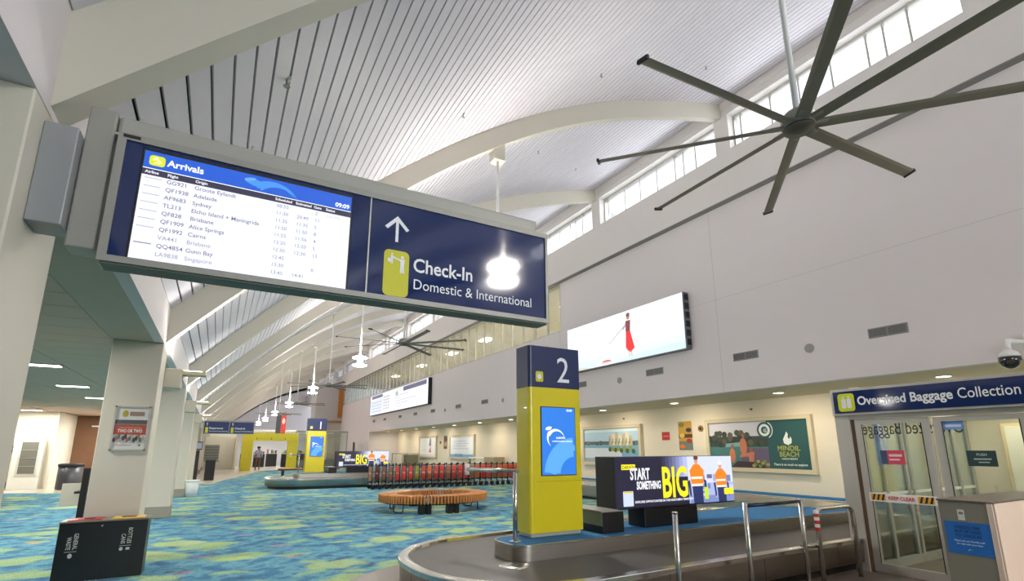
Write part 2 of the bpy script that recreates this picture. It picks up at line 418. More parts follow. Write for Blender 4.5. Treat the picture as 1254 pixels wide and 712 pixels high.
for k in range(-3, NY1): column(2.65 + k * PITCH)
bm = new_bm(); bx(bm, -9.5, 1, HY0 - .2, HY0, 0, 14); bx(bm, 11, XREC + .2, HY0 - .2, HY0, 0, 14); bx(bm, 1, 11, HY0 - .2, HY0, 7.1, 14); bx(bm, 1, 11, HY0 - .2, HY0, 0, .7); struct('wall_near_end', bm, WALL)
nw = thing('window_near_end', None, None, (6, HY0, .7), kind='structure')  # made-up glazing out of view, put in as an opening for the fill
f = new_bm(); bx(f, 1, 11, HY0 - .14, HY0 - .06, .7, .78); bx(f, 1, 11, HY0 - .14, HY0 - .06, 7.02, 7.1); nf = obj('window_frame', f, ALUL, nw)
for i in range(9): obj('mullion', bx(new_bm(), 1 + i * 1.24, 1.08 + i * 1.24, HY0 - .14, HY0 - .06, .78, 7.02), ALUL, nf)
for i in range(8): obj('pane', bx(new_bm(), 1.08 + i * 1.24, 2.24 + i * 1.24, HY0 - .105, HY0 - .095, .78, 7.02), CLEAR, nf)
struct('wall_far_end', bx(new_bm(), -9.5, 18, HY1, HY1 + .2, 0, 14), WALL)
# upper gallery behind the glass
bm = new_bm(); bx(bm, XW + .25, 19, 18.2, 64.9, 5.6, 5.75); struct('floor_gallery', bm, CREAM)
struct('wall_gallery', bx(new_bm(), 19, 19.2, 18, 65, 5.6, 9.4), mat('gallery_wall_paint', (214, 210, 190), .7))
struct('wall_gallery_end', bx(new_bm(), XW + .25, 19.2, 18.0, 18.2, 5.6, 9.4), CREAM)
struct('ceiling_gallery', bx(new_bm(), XW - .23 + .5, 19.2, 18.2, 65, 9.1, 9.25), mat('gallery_ceiling', (190, 188, 176), .8))
gw = thing('window_gallery', None, None, (XW, 18.2, 6.78), kind='structure')
ys = [18.2 + .05]
while ys[-1] < 64: ys.append(ys[-1] + 1.12)
fr = obj('window_frame', bx(bx(new_bm(), XW + .03, XW + .12, 18.2, 64.9, 6.78, 6.84), XW + .03, XW + .12, 18.2, 64.9, 9.0, 9.06), ALUL, gw)
for y in ys: obj('mullion', bx(new_bm(), XW + .02, XW + .13, y - .03, y + .03, 6.84, 9.0), ALUL, gw)
for a, b in zip(ys, ys[1:]): obj('pane', bx(new_bm(), XW + .07, XW + .08, a + .03, b - .03, 6.84, 9.0), GALG, gw)
for q_, y in enumerate((21, 25.5, 31, 37, 44, 52)):
    t = thing('gallery_light', 'glowing oblong ceiling lamp in the glazed gallery, %s from the right' % ['first', 'second', 'third', 'fourth', 'fifth', 'sixth'][q_], 'ceiling light', (15.6, y, 9.1), 'lamps in the glazed gallery')
    obj('diffuser', bbx(15.3, 15.9, y - .6, y + .6, 9.06, 9.1, .01), LAMPW, t)
    area('gallery_lamp', (15.6, y, 9.0), (0, 0, -1), .6, 1.2, 260, (1, .93, .8))
for q_, y in enumerate((20.5, 23, 28, 35)):
    obj_ = thing('gallery_door', 'cream door behind the gallery glass, %s from the right' % ['first', 'second', 'third', 'fourth'][q_], 'door', (18.9, y, 5.75), 'doors in the glazed gallery')
    obj('leaf', bbx(18.93, 19, y, y + .95, 5.75, 7.95, .01), mat('cream_door', (222, 200, 158), .5), obj_)
    obj('door_frame', bx(bx(bx(new_bm(), 18.9, 19, y - .08, y, 5.75, 8.03), 18.9, 19, y + .95, y + 1.03, 5.75, 8.03), 18.9, 19, y, y + .95, 7.95, 8.03), ALUL, obj_)

# far cross blocks
struct('wall_cross_block', bx(new_bm(), 9.9, XW + .3, 65, 69, 4.9, 9.3), mat('grey_block_paint', (176, 172, 170), .7))
struct('wall_cross_base', bx(new_bm(), 9.9, XREC, 66, 69, 0, 4.9), mat('taupe_block_paint', (176, 166, 148), .7))
struct('trim_4', bx(new_bm(), 9.85, XW, 64.9, 65.0, 4.7, 4.95), mat('brown_ledge', (150, 112, 84), .6))
t = thing('carved_wall_art', 'tall orange carved art panel high on the far grey block', 'wall art', (12.85, 64.95, 5.2))
obj('backing', bbx(12.45, 13.0, 64.75, 64.95, 5.3, 8.9, .03), mat('orange_carved_wood', (190, 122, 48), .6, 0, .3, 6), t)
for i in range(16): obj('carved_knot', lathe(new_bm(), [(.02, 0), (.12, .03), (.1, .08)], (12.6 + .25 * (i % 2), 64.72, 5.5 + i * .21), 8), mat('dark_orange_wood', (150, 86, 30), .6), t)

# ------------------------------------------------------------------ far pale wall, portal, shop
wf = struct('wall_far_pale', bx(bx(new_bm(), -9.5, 1.2, 47, 47.2, 0, LZ), -.84, 1.2, 47, 47.2, LZ, 3.25), mat('pale_cream_wall', (232, 230, 214), .6))
struct('wall_far_side', bx(new_bm(), 1.2, 1.35, 46, 55, 0, 3.25), CREAM)
t = thing('grey_notice_panel', 'wide grey louvred panel low on the far pale wall', 'panel', (-1, 47, .6))
obj('board', bbx(-1.55, .15, 46.93, 47, .75, 1.9, .02), mat('grey_panel_paint', (150, 154, 150), .5), t)
for i in range(5): obj('slat', bbx(-1.5, .1, 46.89, 46.93, .82 + i * .21, .95 + i * .21, .01, 1), mat('mid_grey_slat', (128, 132, 130), .5), t)
obj('shelf', bbx(-1.6, .2, 46.75, 47, .62, .7, .01), SKIRT, t)
YB = mat('portal_yellow', (232, 214, 24), .4)
t = thing('yellow_portal', 'big square yellow portal frame around the far shop entrance', 'portal', (3.4, 44, 0))
obj('post', bbx(1.6, 2.35, 43.7, 44.3, 0, 2.2, .02), YB, t); obj('post', bbx(4.8, 5.5, 43.7, 44.3, 0, 2.2, .02), YB, t)
obj('header', bbx(1.6, 5.5, 43.7, 44.3, 2.2, 2.8, .02), YB, t)
for i in range(3): obj('sticker', bbx(2.55 + i * 1.0, 2.6 + i * 1.0, 43.68, 43.71, 2.3, 2.42, .002, 1), BLKP, t)
struct('wall_shop_back', bx(new_bm(), 1.35, 9.9, 56, 56.2, 0, 3.25), mat('shop_back_wall', (206, 204, 204), .6))
struct('ceiling_shop', bx(new_bm(), 1.35, 9.9, 50, 56, 3.1, 3.25), mat('shop_ceiling_paint', (226, 226, 224), .7))
area('shop_light', (4.5, 52.5, 3.05), (0, 0, -1), 5, 3, 160, (.93, .97, 1))
random.seed(3)
scol = [(60, 74, 90), (170, 60, 50), (210, 205, 196), (46, 90, 110), (150, 120, 80), (40, 40, 46), (196, 160, 70), (90, 120, 80), (120, 70, 90)]
for i in range(6):
    xs_ = 1.8 + i * 1.1; t = thing('shop_shelf', 'low black goods shelf in the shop beyond the portal, %s from the left' % ['first', 'second', 'third', 'fourth', 'fifth', 'sixth'][i], 'shelf', (xs_, 50.5 + (i % 3), 0), 'goods shelves in the far shop')
    y = 50.5 + (i % 3); obj('cabinet', bbx(xs_, xs_ + .9, y, y + .5, 0, 1.15, .02), BLKP, t)
    obj('board', bbx(xs_ - .02, xs_ + .92, y - .05, y + .5, 1.15, 1.19, .005), ALUL, t)
    for j in range(5): obj('box', bbx(xs_ + .04 + j * .17, xs_ + .17 + j * .17, y + .05, y + .3, 1.19, 1.3 + .25 * random.random(), .008, 1), mat('box_paint_%d' % ((i * 5 + j) % 9), scol[(i * 5 + j) % 9], .5), t)
# right of the portal: glazed grey partition
t = thing('glazed_partition', 'grey glazed partition right of the yellow portal', 'partition', (7.3, 46, 0))
obj('base_panel', bbx(5.6, 9.8, 46, 46.1, 0, .7, .01), mat('dark_grey_panel', (104, 106, 104), .5), t)
for i in range(5): obj('post', bbx(5.6 + i * 1.03, 5.68 + i * 1.03, 45.98, 46.12, .7, 3.0, .01, 1), ALU, t)
obj('top_rail', bbx(5.6, 9.8, 45.96, 46.14, 2.95, 3.1, .01), ALU, t)
for i in range(4): obj('pane', bx(new_bm(), 5.68 + i * 1.03, 6.63 + i * 1.03, 46.04, 46.05, .7, 2.95), TINT, t)
t = thing('hanging_banner', 'narrow dark and red banner hanging above the far portal', 'banner', (3.6, 38, 2.6))
p = Pic((3.3, 37.95, 2.64), (1, 0, 0), (0, 0, 1)); p.rect((60, 66, 62), 0, 0, .3, 1.2); p.rect((214, 60, 56), .3, 0, .62, 1.2); p.oval((240, 210, 200), .46, .8, .1, .2); p.build('print', t)
obj('backing', bbx(3.3, 3.92, 37.96, 37.99, 2.62, 3.86, .005), BLKP, t)
bm = tube(new_bm(), [(3.4, 37.98, 3.86), (3.4, 37.98, zc(3.4) - .02)], .008, 6); tube(bm, [(3.82, 37.98, 3.86), (3.82, 37.98, zc(3.82) - .02)], .008, 6); obj('cable', bm, ROD, t)

# ------------------------------------------------------------------ left back lounge
struct('wall_lounge', bx(bx(new_bm(), -9.5, -6.0, 28.2, 28.35, 0, LZ), -6.0, -5.9, 27.9, 31, 0, LZ), mat('lounge_white_wall', (238, 232, 216), .6))
struct('wall_timber', bx(new_bm(), -5.9, -1.7, 31, 31.15, 0, LZ), BROWNW)
t = thing('lit_glass_frame', 'thin white square frame in front of the brown timber wall', 'frame', (-4, 30.9, 0))
bm = new_bm(); bx(bm, -5.3, -3.25, 30.9, 30.96, 2.62, 2.68); obj('top_rail', bm, WHITE, t)
obj('upright', bx(new_bm(), -3.3, -3.24, 30.9, 30.96, 0, 2.62), WHITE, t); obj('short_bar', bx(new_bm(), -4.35, -3.3, 30.9, 30.96, 1.62, 1.68), WHITE, t)
t = thing('display_cabinet', 'white glass fronted cabinet against the white lounge wall', 'cabinet', (-6.5, 28, 0))
obj('body', bbx(-7.15, -6.2, 27.85, 28.2, 0, 2.05, .02), mat('cabinet_white', (240, 238, 230), .4), t)
dr = obj('door', bbx(-6.95, -6.3, 27.82, 27.85, .55, 1.95, .01), mat('cabinet_door_frame', (222, 220, 210), .4), t)
obj('pane', bbx(-6.88, -6.37, 27.805, 27.82, .62, 1.88, .002, 1), mat('grey_door_glass', (120, 118, 108), .15), dr)
for i in range(3): obj('shelf', bbx(-6.86, -6.39, 27.795, 27.806, .9 + i * .32, .92 + i * .32, .001, 1), ALUL, dr)
t = thing('wall_notice', 'small dark notice on the white lounge wall', 'notice', (-7.2, 28.15, 1.5))
p = Pic((-7.55, 28.19, 1.45), (1, 0, 0), (0, 0, 1)); p.rect((200, 190, 170), 0, 0, .5, .3); p.rect((120, 100, 80), .04, .16, .46, .26); p.rect((90, 80, 70), .2, .02, .34, .12); p.build('print', t)
t = thing('wall_grille', 'dark vent grille at the foot of the white lounge wall', 'grille', (-7.4, 28.15, .1))
obj('frame', bbx(-7.65, -7.15, 28.14, 28.2, .06, .3, .01), SKIRT, t)
for i in range(4): obj('slat', bbx(-7.62, -7.18, 28.125, 28.14, .09 + i * .05, .11 + i * .05, .002, 1), BLKP, t)
t = thing('drum_bin', 'round dark bin beside the lounge opening', 'bin', (-5.1, 27.2, 0))
bm = lathe(new_bm(), [(.36, 0), (.4, .05), (.4, .9)], (-5.1, 27.2, 0)); obj('body', bm, mat('dark_slate_metal', (78, 78, 84), .4, .3), t); obj('rim', lathe(new_bm(), [(.4, .9), (.42, .9), (.42, 1.0), (.3, 1.02)], (-5.1, 27.2, 0)), BLKP, t)
for i in range(3):
    cx, cy = -4.1 + i * .62, 29.2 + .3 * i
    t = thing('lounge_chair', ['dark lounge chair nearest the round dark bin', 'middle dark lounge chair before the timber wall', 'dark lounge chair farthest right before the timber wall'][i], 'chair', (cx, cy, 0))
    obj('seat', bbx(cx - .25, cx + .25, cy - .25, cy + .25, .4, .48, .03), BLKP, t); obj('backrest', bbx(cx - .25, cx + .25, cy + .2, cy + .27, .48, .9, .03), BLKP, t)
    for a in (-.2, .2):
        for b in (-.2, .2): obj('leg', tube(new_bm(), [(cx + a, cy + b, 0), (cx + a, cy + b, .41)], .02, 6), ALU, t)
t = thing('wall_lamp', 'warm glowing oval wall light beside the timber wall', 'wall light', (-2.45, 30.9, 1.9))
obj('glow_panel', bbx(-2.72, -2.35, 30.9, 30.98, 1.3, 2.6, .03), emit('warm_panel', (255, 214, 160), 2.2), t); obj('backplate', bbx(-2.77, -2.3, 30.97, 31.0, 1.25, 2.65, .01), BROWNW, t)

# ------------------------------------------------------------------ lights hung or set in ceilings
lab = ['the left low ceiling, nearest the column with the poster', 'the left low ceiling, second in the near row', 'the left low ceiling, third in the near row', 'the far left lounge ceiling before the white wall', 'the far left lounge ceiling at the very back', 'the low ceiling above the timber lounge', 'the low ceiling behind the poster column', 'the low ceiling hidden nearest the camera']
for (x, y), l in zip(lights_at, lab):
    t = thing('panel_light', 'white oblong light panel in ' + l, 'ceiling light', (x, y, LZ))
    obj('frame', bbx(x - .33, x + .33, y - .13, y + .13, LZ - .02, LZ - .001, .004, 1), ALUL, t)
    obj('diffuser', bbx(x - .3, x + .3, y - .1, y + .1, LZ - .03, LZ - .02, .003, 1), LAMP, t)
    area('panel_lamp', (x, y, LZ - .05), (0, 0, -1), .6, .2, 75, (1, .97, .9))
PX = 4.88
def make_pendant():
    t = thing('pendant_light', 'white double disc pendant', 'pendant light', (PX, 0, 0), 'double disc pendants down the hall')
    z0 = zc(PX) - .6
    obj('bracket', bbx(PX - .14, PX + .14, -.1, .16, z0 - .25, z0 + .25, .01), BEAM, t, False)
    obj('rod', tube(new_bm(), [(PX, 0, 5.45), (PX, 0, z0 - .22)], .035, 10), ROD, t, False)
    obj('upper_shade', lathe(new_bm(), [(.07, 5.46), (.16, 5.44), (.29, 5.39), (.30, 5.36), (.18, 5.34)], (PX, 0, 0), 24), LAMPP, t, False)
    obj('core', lathe(new_bm(), [(.1, 5.05), (.12, 5.34)], (PX, 0, 0), 14), ALUL, t, False)
    obj('lower_disc', lathe(new_bm(), [(.2, 5.02), (.28, 5.03), (.28, 5.07), (.12, 5.10)], (PX, 0, 0), 24), LAMPP, t, False)
    for ch in t.children_recursive: pass
    for o in list(C.objects):
        if o.parent == t: o.data.transform(Matrix.Translation((-PX, 0, 0)))
    return t
pd = make_pendant(); first = True; nm = ['farthest behind the viewer', 'behind the viewer', 'whose rod rises behind the arrivals sign', 'hanging nearest below the arrivals sign', 'second from the viewer below the arrivals sign', 'third along the hall below the sign', 'fourth along the hall below the sign', 'fifth along the hall below the sign', 'sixth along the hall', 'farthest down the hall']
for i, kk in enumerate(range(-2, 7)):
    y = RIB0 + .15 + (2 * kk + 1) * PITCH
    o = pd if first else dup(pd, (PX, y, 0)); first = False; o.location = (PX, y, 0); o['label'] = 'white double disc pendant light ' + nm[i]
# column uplights
for k in range(1, 10):
    y = 3.3 + k * PITCH
    if k == 0: y = 3.5
    t = thing('column_uplight', 'cream wing shaped uplight on the %s column from the viewer' % ['first', 'poster', 'third', 'fourth', 'fifth', 'sixth', 'seventh', 'eighth', 'ninth', 'tenth'][k], 'wall light', (XL + .15, y, 2.65))
    if k > 0:
        obj('box', bbx(XL, XL + .24, y - .02, y + .25, 2.53, 2.84, .015), BEAM, t)
        bm = new_bm(); L = []
        for i in range(7):
            u = i / 6; xx_ = XL + .22 + .34 * u; h = .05 * (1 - .55 * u)
            L.append([bm.verts.new((xx_, y - .02, 2.80 - .02 * u - h)), bm.verts.new((xx_, y + .25, 2.80 - .02 * u - h)), bm.verts.new((xx_, y + .25, 2.81)), bm.verts.new((xx_, y - .02, 2.81))])
        for a, b in zip(L, L[1:]):
            for q in range(4): bm.faces.new((a[q], a[(q + 1) % 4], b[(q + 1) % 4], b[q]))
        bm.faces.new(L[0]); bm.faces.new(L[-1][::-1]); obj('wing', bm, mat('olive_cream_shade', (196, 188, 152), .5), t)
        obj('lamp_strip', bbx(XL + .25, XL + .5, y + .02, y + .2, 2.812, 2.822, .002, 1), LAMP, t)
    else:
        t.location = (XL + .15, -2.5, 2.65); obj('box', bbx(XL, XL + .24, -2.6, -2.35, 2.53, 2.84, .015), BEAM, t)
    if k: area('uplight_lamp', (XL + .42, y + .1, 2.9), (.35, 0, 1), .3, .3, 60, (1, .98, .93))
# recess downlights
ORD = ['first', 'second', 'third', 'fourth', 'fifth', 'sixth', 'seventh', 'eighth', 'ninth', 'tenth', 'eleventh', 'twelfth', 'thirteenth', 'fourteenth']
dl = thing('downlight', '', 'ceiling light', (14.38, 0, 3.24), 'downlights along the baggage recess')
obj('ring', lathe(new_bm(), [(.17, 0), (.17, -.02), (.14, -.025)], (0, 0, 0), 20, False), ROD, dl, False); obj('lens', lathe(new_bm(), [(.14, -.018), (.139, -.02)], (0, 0, 0), 20), LAMPW, dl, False)
for i in range(14):
    y = -3 + i * 4.05 + 0.0
    y = 9.2 + (i - 3) * 4.02
    o = dl if i == 0 else dup(dl, (14.38, y, 3.24)); o.location = (14.38, y, 3.24); o['label'] = 'round warm downlight over the baggage recess, %s from the viewer in its row' % ORD[i]
    area('downlight_lamp', (14.38, y, 3.19), (0.15, 0, -1), .25, .25, 34, (1, .86, .66))

# ------------------------------------------------------------------ big ceiling fans
FZ = 4.785
def make_fan():
    t = thing('ceiling_fan', '', 'ceiling fan', (0, 0, 0), 'eight blade ceiling fans')
    obj('rod', tube(new_bm(), [(0, 0, .1), (0, 0, zc(4.7) + .02 - FZ)], .03, 12), ROD, t, False)
    bm = lathe(new_bm(), [(.05, .16), (.11, .15), (.155, .10), (.165, .03), (.15, -.02)], (0, 0, 0), 28); obj('motor_hub', bm, mat('fan_hub_steel', (150, 148, 142), .35, .6), t, False)
    obj('hub_cover', lathe(new_bm(), [(.145, -.02), (.14, -.05), (.03, -.065)], (0, 0, 0), 28), mat('dark_hub_cover', (84, 78, 68), .45), t, False)
    obj('ceiling_plate', lathe(new_bm(), [(.12, zc(4.7) - FZ - .06), (.12, zc(4.7) - FZ + .01)], (0, 0, 0), 16), ROD, t, False)
    # one aerofoil blade along +X
    bm = new_bm(); L = []
    sec = [(-.062, .000), (-.04, .012), (0, .016), (.04, .010), (.062, -.004), (.03, -.006), (-.03, -.008)]
    for xx in (.12, .2, 1.94, 2.0):
        pt = -.24
        L.append([bm.verts.new((xx, a * math.cos(pt) - b * math.sin(pt), a * math.sin(pt) + b * math.cos(pt))) for a, b in sec])
    for a, b in zip(L, L[1:]):
        for i in range(7): bm.faces.new((a[i], a[(i + 1) % 7], b[(i + 1) % 7], b[i]))
    bm.faces.new(L[0]); bm.faces.new(L[-1][::-1])
    bl = obj('blade', bm, FANM, t, False); bl.rotation_euler = (0, 0, R(-3))
    tip = obj('blade_tip', bbx(2.0, 2.03, -.065, .065, -.02, .02, .008), BLKP, bl, False); tip.rotation_euler = (-.24, 0, 0)
    rootc = obj('blade_root', bbx(.09, .26, -.035, .035, -.008, .014, .006), mat('fan_hub_steel', (150, 148, 142)), bl, False)
    for i in range(1, 8):
        b = bl.copy(); C.objects.link(b); b.parent = t; b.rotation_euler = (0, 0, R(-3 + 45 * i))
        for s_ in (tip, rootc):
            c = s_.copy(); C.objects.link(c); c.parent = b
    return t
fan = make_fan(); fan.location = (4.78, 2.52, FZ); fan['label'] = 'huge grey eight blade ceiling fan at the upper right, nearest'
for (x, y), l in zip(((4.7, 14.96), (4.7, 27.3), (4.7, 39.6), (4.7, 52)), ('second grey ceiling fan, right below the check-in sign', 'third grey ceiling fan along the hall', 'fourth grey ceiling fan along the hall', 'farthest grey ceiling fan')):
    dup(fan, (x, y, FZ), l, R(4) if y < 16 else R(13))

# sprinkler heads
sp = thing('sprinkler_head', '', 'sprinkler', (0, 0, 0), 'sprinkler heads under the vault'); obj('body', lathe(new_bm(), [(.035, .02), (.03, 0), (.012, -.02), (.012, -.07)], (0, 0, 0), 10), ALU, sp, False); obj('deflector', lathe(new_bm(), [(.03, -.075), (.03, -.07)], (0, 0, 0), 10), ALU, sp, False)
for i, (x, y, l) in enumerate(((.2, 4.3, 'sprinkler head on the nearest planks above the arrivals sign'), (3.32, 7.6, 'sprinkler head left of the curved rib on the white planks'), (6.77, 7.7, 'sprinkler head on the planks above the curved rib centre'), (10.2, 7.5, 'sprinkler head on the planks near the first clerestory window'), (7.5, 11.5, 'sprinkler head in the second bay under the curved rib'), (10.2, 13.2, 'sprinkler head in the second bay nearer the windows'))):
    o = sp if i == 0 else dup(sp, (x, y, zc(x) - .0)); o.location = (x, y, zc(x)); o['label'] = l

# ------------------------------------------------------------------ arrivals and check-in sign
SY = 2.86
sg = thing('arrivals_sign', 'long hanging grey framed arrivals screen and check-in sign', 'sign', (.67, 2.95, 2.44))
obj('wall_bracket', bbx(XL, -.712, 2.80, 2.985, 2.575, 3.06, .006), mat('silver_bracket_paint', (150, 152, 154), .45, .3), sg)
obj('side_housing', bbx(-.71, -.60, 2.88, 3.02, 2.51, 3.235, .008), ALU, sg)
obj('top_housing', bbx(-.60, 1.875, 2.90, 3.02, 3.13, 3.235, .02), mat('top_housing_paint', (164, 163, 156), .45, .1), sg)
obj('housing_lip', bx(new_bm(), -.6, 1.875, 2.885, 2.92, 3.118, 3.13), ALUL, sg)
obj('case', bbx(-.58, 1.925, SY + .004, SY + .13, 2.455, 3.12, .006), ALU, sg)
f = new_bm(); bx(f, -.58, 1.925, SY - .012, SY + .004, 2.455, 2.486); bx(f, -.58, 1.925, SY - .012, SY + .004, 3.085, 3.12); bx(f, -.58, -.545, SY - .012, SY + .004, 2.486, 3.085); bx(f, 1.905, 1.925, SY - .012, SY + .004, 2.486, 3.085)
obj('face_frame', f, ALU, sg)
obj('bottom_cover', bbx(-.57, 1.915, SY + .002, SY + .125, 2.445, 2.455, .002, 1), mat('green_grey_cover', (86, 98, 88), .5), sg)
obj('sign_face', bx(new_bm(), -.545, 1.905, SY - .002, SY + .004, 2.486, 3.085), NAVY, sg)
obj('divider', bx(new_bm(), .652, .660, SY - .008, SY - .002, 2.486, 3.085), ALUL, sg)
obj('release_slot', bx(new_bm(), -.56, -.49, SY - .014, SY - .012, 3.095, 3.112), BLKP, sg)
scr = obj('screen_bezel', bbx(-.475, .55, SY - .008, SY - .002, 2.486, 3.068, .002, 1), BLKP, sg)
p = Pic((-.465, SY - .0085, 2.488), (1, 0, 0), (0, 0, 1), 1.0, .0003); Wd, Hd = 1.005, .565
p.rect((226, 228, 246), 0, 0, Wd, Hd); p.rect((22, 84, 196), 0, .475, Wd, Hd)
for q in range(3): p.arc((64, 140, 226), .60 - .012 * q, .40, .11 + .01 * q, .16 - .006 * q, 130, 35, 8, True)
p.oval((64, 140, 226), .50, .52, .06, .02, 10, -.2); p.oval((96, 160, 230), .47, .535, .03, .01, 8, .3)
p.rect((250, 250, 255), 0, .470, Wd, .474); p.rect((44, 42, 66), 0, .436, Wd, .470)
p.rrect((206, 214, 40), .022, .490, .088, .545, .014); p.arc((240, 244, 170), .055, .50, .006, .012, 0, 180, 6); p.poly((240, 244, 170), [(.035, .525), (.05, .54), (.075, .51), (.068, .505), (.05, .522), (.04, .515)])
p.text((246, 248, 255), 'Arrivals', .098, .502, .05, .0012); p.text((240, 244, 255), '09:09', .915, .487, .036, .001)
for x_, tx in ((.012, 'Airline'), (.105, 'Flight'), (.225, 'Origin'), (.60, 'Scheduled'), (.705, 'Estimated'), (.80, 'Gate'), (.865, 'Status')): p.text((230, 230, 240), tx, x_, .446, .021, .0005)
rows = [('GG921', 'Groote Eylandt', '08:55', '', '2', 'Landed'), ('QF1938', 'Adelaide', '11:30', '20:49', '11', ''), ('AF9683', 'Sydney', '11:35', '11:35', '5', ''), ('TL213', 'Elcho Island + Maningrida', '11:50', '11:50', '8', ''), ('QF828', 'Brisbane', '11:55', '11:56', '4', ''), ('QF1909', 'Alice Springs', '12:20', '12:20', '5', ''), ('QF1992', 'Cairns', '12:30', '12:30', '13', ''), ('VA441', 'Brisbane', '12:45', '', '', ''), ('QQ4854', 'Gunn Bay', '13:30', '', '8', ''), ('LA9838', 'Singapore', '13:45', '14:41', '', '')]
for i, r_ in enumerate(rows):
    y = .406 - i * .0432; g = (104, 104, 122) if i not in (7, 9) else (150, 150, 164)
    p.rect((150, 152, 172), .015, y + .012, .085, y + .0155) if i < 7 else None
    if i == 8: p.rect((110, 112, 132), .015, y + .012, .085, y + .017)
    if i % 2: pass
    p.text(g, r_[0], .105, y, .030, .0003); p.text(g, r_[1], .225, y, .030, .0003)
    lg = (136, 136, 154)
    p.text(lg, r_[2], .61, y, .028, .0002); p.text(lg, r_[3], .715, y, .028, .0002); p.text(lg, r_[4], .81, y, .028, .0002); p.text((186, 186, 200), r_[5], .87, y, .026, 0)
p.build('screen_image', scr)
p = Pic((0, SY - .0024, 0), (1, 0, 0), (0, 0, 1), 0, .0003); W_ = (236, 238, 242)
p.poly(W_, [(.815, 2.835), (.833, 2.835), (.833, 2.965), (.883, 2.912), (.90, 2.926), (.824, 3.005), (.748, 2.926), (.765, 2.912), (.815, 2.965)])
p.rrect((206, 200, 22), .752, 2.490, .908, 2.780, .03)
person_icon(p, W_, .80, 2.725, .065); person_icon(p, W_, .865, 2.695, .11); p.poly(W_, [(.80, 2.73), (.86, 2.712), (.86, 2.722), (.80, 2.742)]); p.rect(W_, .775, 2.70, .795, 2.725)
p.text(W_, 'Check-In', .932, 2.665, .125, .002, width=.40); p.text(W_, 'Domestic & International', .935, 2.553, .093, 0, width=.845)
p.build('lettering', sg)
bm = tube(new_bm(), [(.0, 2.96, 3.23), (.0, 2.96, 3.28)], .008, 6); tube(bm, [(.5, 2.96, 3.23), (.5, 2.96, 3.25)], .012, 6); tube(bm, [(-.52, 2.96, 3.23), (-.52, 2.96, 3.27)], .01, 6); obj('hanging_eye', bm, ALUL, sg)

# the same kind of sign far down the hall
t = thing('far_hanging_sign', 'distant navy two panel hanging sign above the far pale wall', 'sign', (.4, 27.2, 2.3))
obj('case', bbx(-.66, 1.44, 27.2, 27.35, 2.27, 2.88, .01), ALU, t); obj('arm', bbx(XL, -.66, 27.24, 27.32, 2.75, 2.86, .01), ALU, t)
p = Pic((-.62, 27.195, 2.3), (1, 0, 0), (0, 0, 1), 0, .002); p.rect((28, 46, 96), 0, 0, 2.02, .52)
for q in (0, 1.03):
    p.rrect((206, 204, 30), q + .05, .02, q + .16, .27, .02); p.poly(W_, [(q + .10, .34), (q + .12, .34), (q + .12, .44), (q + .16, .40), (q + .11, .48), (q + .06, .40), (q + .10, .44)])
    p.text(W_, 'Check-In' if q else 'Departures', q + .2, .19, .12, .002); p.text(W_, 'Domestic & International', q + .2, .07, .075)
p.rect((200, 204, 206), 1.0, 0, 1.012, .52); p.build('lettering', t)

# ------------------------------------------------------------------ carousels
def offset_path(pts, rad, d, n=10):
    out = []; N_ = len(pts)
    def ofl(i):
        a, b = Vector(pts[i]), Vector(pts[(i + 1) % N_]); u = (b - a).normalized(); nn = Vector((-u.y, u.x)); return a + nn * d, u
    for i in range(N_):
        (a, u), (b, v) = ofl(i - 1), ofl(i); cr = u.x * v.y - u.y * v.x
        tt = ((b - a).x * v.y - (b - a).y * v.x) / cr; P = a + u * tt
        r = rad[i] - d if cr > 0 else rad[i] + d
        ang = math.acos(max(-1, min(1, u.dot(v)))); L = r * math.tan(ang / 2); sgn = 1 if cr > 0 else -1
        T0 = P - u * L; cen = T0 + Vector((-u.y, u.x)) * r * sgn; st = T0 - cen
        for k in range(n + 1):
            a_ = sgn * ang * k / n; out.append(cen + Vector((st.x * math.cos(a_) - st.y * math.sin(a_), st.x * math.sin(a_) + st.y * math.cos(a_))))
    return out
def loft(bm, rings, closed=True, smooth=True):
    L = [[bm.verts.new((p.x, p.y, z)) for p in ring] for ring, z in rings]; n_ = len(L[0])
    for a, b in zip(L, L[1:]):
        for i in range(n_):
            f = bm.faces.new((a[i], a[(i + 1) % n_], b[(i + 1) % n_], b[i])); f.smooth = smooth
    return bm
